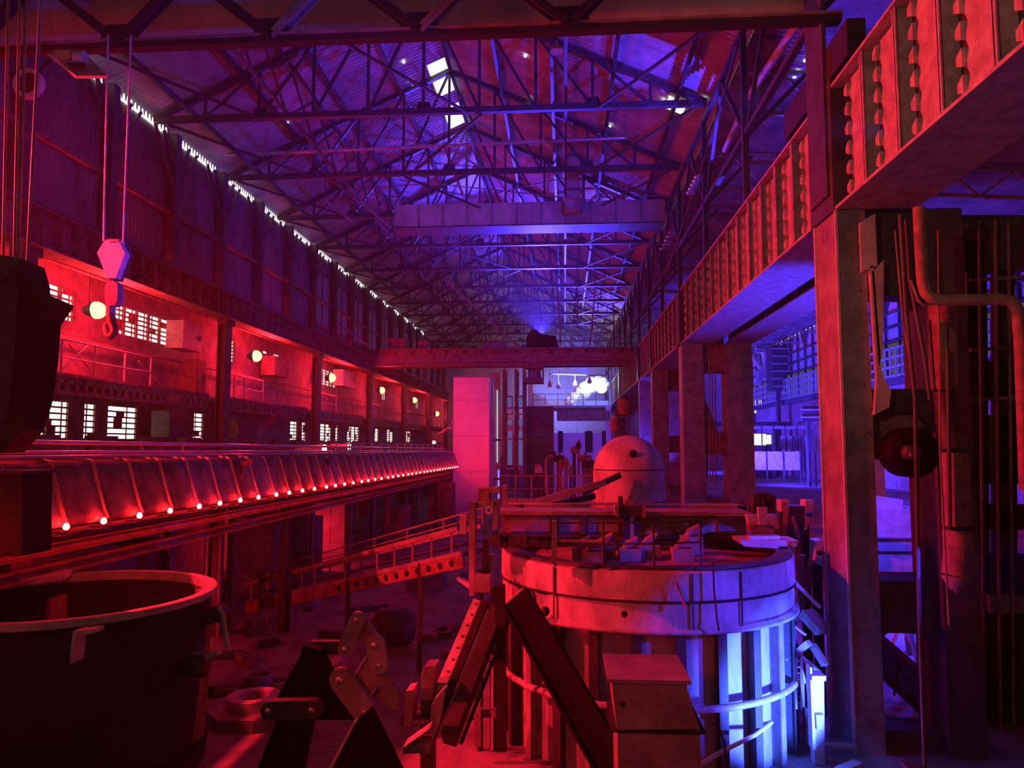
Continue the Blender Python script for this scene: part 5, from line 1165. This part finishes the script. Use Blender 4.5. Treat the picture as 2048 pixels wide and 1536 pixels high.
for i, (px0, px1, py0, py1, Y, m_, lab) in enumerate(((1500, 1640, 852, 858, 62, LIGHT, 'flat canopy over the far aisle house'), (1505, 1532, 868, 890, 63, WARM, 'pale lit window screen of the far aisle house'), (1534, 1542, 870, 888, 63, WARM, 'narrow warm lit window of the far aisle house'),
        (1500, 1600, 903, 940, 55, LIGHT, 'long blue panel fence in the far aisle'), (1620, 1642, 905, 950, 50, LIGHT, 'blue panel beside the near red column in the aisle'), (1502, 1526, 800, 826, 80, DAYW, 'small bright window at the far end of the aisle'),
        (1560, 1585, 872, 898, 60, LIGHT, 'blue lit panel right of the warm aisle windows'), (1590, 1602, 872, 898, 60, GLASS, 'slim grey panel in the far aisle'), (1608, 1620, 870, 900, 58, LIGHT, 'narrow blue panel in the far aisle near the column'))):
    a, c = at(px0, py1, Y), at(px1, py0, Y)
    if m_ in (WARM, DAYW):
        t = thing('lit_window', lab, 'window', ((a.x+c.x)/2, Y, 2.3)); MB().box(a.x, c.x, Y, Y+.05, a.z, c.z).build('pane', m_, t); MB().box(a.x-.1, c.x+.1, Y+.05, Y+.15, 2.3, c.z+.1).build('surround', DARK, t)
        if m_ is DAYW:
            b = MB()
            for k in range(5): x = a.x+(c.x-a.x)*k/4; b.box(x-.05, x+.05, Y-.05, Y, a.z, c.z)
            b.box(a.x, c.x, Y-.05, Y, (a.z+c.z)/2-.08, (a.z+c.z)/2+.08).build('glazing_bar', BLACK, t)
    else:
        t = thing('aisle_screen', lab, 'panel', ((a.x+c.x)/2, Y, 2.3)); MB().box(a.x, c.x, Y, Y+.1, a.z, c.z).build('sheet', m_, t)
        n = max(2, int((c.x-a.x)/.9))
        for k in range(n+1): x = a.x+(c.x-a.x)*k/n; MB().box(x-.05, x+.05, Y-.05, Y, 2.3, c.z).build('post', DARK, t)
def machine(name, lab, cat, px0, px1, py0, py1, Y, m_, n=3):
    a, c = at(px0, py1, Y), at(px1, py0, Y); t = thing(name, lab, cat, ((a.x+c.x)/2, Y, 2.3))
    MB().box(a.x, c.x, Y, Y+2, a.z, c.z).build('body', m_, t)
    for k in range(n):
        z = a.z+(c.z-a.z)*(k+.5)/n; MB().box(a.x-.1, c.x+.1, Y-.1, Y, z-.05, z+.05).build('shelf_band', LIGHT, t)
    MB().box((a.x+c.x)/2-.15, (a.x+c.x)/2+.15, Y+.5, Y+.9, 2.3, a.z).build('pedestal', DARK, t); return t
machine('filter_tower', 'tall dark stacked filter tower in the far aisle', 'tower', 1546, 1572, 690, 780, 68, DARK, 6)
machine('switch_box', 'dark block on the aisle ledge left of the red column', 'box', 1605, 1640, 812, 842, 52, DARK, 2)
machine('pump_block', 'dark pump block in the middle of the far aisle', 'machine', 1552, 1580, 790, 838, 72, MID, 3)
MB().path([at(1512, 700, 72), at(1522, 698, 72), at(1530, 705, 72), at(1533, 735, 72), at(1520, 745, 72), at(1516, 770, 72)], .35, 10).thing('vent_duct', LIGHT, 'blue lit vent duct bending high in the far aisle', 'duct')
MB().path([at(1500, 705, 74), at(1560, 790, 70)], .25, 8).thing('aisle_boom', LIGHT, 'sloping blue lit boom in the far aisle', 'boom')
MB().box(10, 19.5, 66, 66.3, 6.6, 7.0).box(12, 12.3, 66, 66.3, 2.3, 6.6).box(18, 18.3, 66, 66.3, 2.3, 6.6).thing('aisle_beam', DARK, 'dark crosswise ledge on two legs in the far aisle', 'beam')
for i, (px, py, Y) in enumerate(((1515, 975, 42), (1541, 982, 38))):
    p = at(px, py, Y); p.z = 2.3; MB().lathe(p, [(.35, 0), (.35, .05), (0, .06)], 16).thing('floor_disc', WHITE, ['left', 'right'][i] + ' pale round floor cover in the aisle', 'floor cover')
# cables hanging inside the second column portal
for i, px in enumerate((1418, 1424, 1430)):
    MB().tube(at(px, 690, 29.5), at(px+2, 960+8*i, 29.5), .025, 6).thing('hanging_cable', RUST, 'thin cable hanging before the second column, %s from the left' % nth(i+1), 'cable', 'cables before the second column')
t = thing('round_motor', 'small red round motor stack left of the third column above the dome', 'motor', at(1243, 860, 36))
MB().tube(at(1235, 862, 36), at(1235, 835, 36), .35, 14).build('lower_drum', RUST, t); MB().tube(at(1252, 830, 36), at(1252, 800, 36), .4, 14).build('upper_drum', RUST, t); MB().tube(at(1228, 826, 36), at(1252, 826, 36), .15, 10).build('side_pipe', RUST, t)
MB().box(at(1240, 860, 36).x-.3, at(1240, 860, 36).x+.3, 36, 36.5, 0, at(1240, 860, 36).z).build('pedestal', MID, t)
# bell lamps under the roof
def bell(px, py, Y, lab, r_):
    p = at(px, py, Y); t = thing('bell_lamp', lab, 'lamp', p)
    MB().lathe(p, [(r_, 0), (r_*.8, r_*.6), (r_*.3, r_*1.1), (r_*.15, r_*1.6)], 20).build('shade', LIGHT, t)
    MB().tube(p+V((0, 0, r_*1.5)), V((p.x, p.y, 16.5)), .025, 6).build('rod', DARK, t)
    MB().lathe(p, [(0, .03), (r_*.9, .04)], 18).build('diffuser', LIGHT, t)
bell(1114, 104, 19, 'unlit bell-shaped lamp hanging under the roof right of the ridge light', .2)

# ================================================================ THIN DUST HAZE IN THE HALL AIR
hz = bpy.data.materials.new('dust_haze'); hz.use_nodes = True; nt = hz.node_tree
nt.nodes.remove(nt.nodes['Principled BSDF']); vsn = nt.nodes.new('ShaderNodeVolumeScatter')
vsn.inputs['Color'].default_value = (.9, .88, .88, 1); vsn.inputs['Density'].default_value = .0011; vsn.inputs['Anisotropy'].default_value = .35
nt.links.new(vsn.outputs[0], nt.nodes['Material Output'].inputs['Volume'])
tag(MB().box(-15.9, 19.9, -5.9, 89.9, .01, 21.4).build('dust_haze', hz), 'thin dusty haze filling the air of the hall', 'haze', kind='stuff')
SC.cycles.volume_bounces = 0
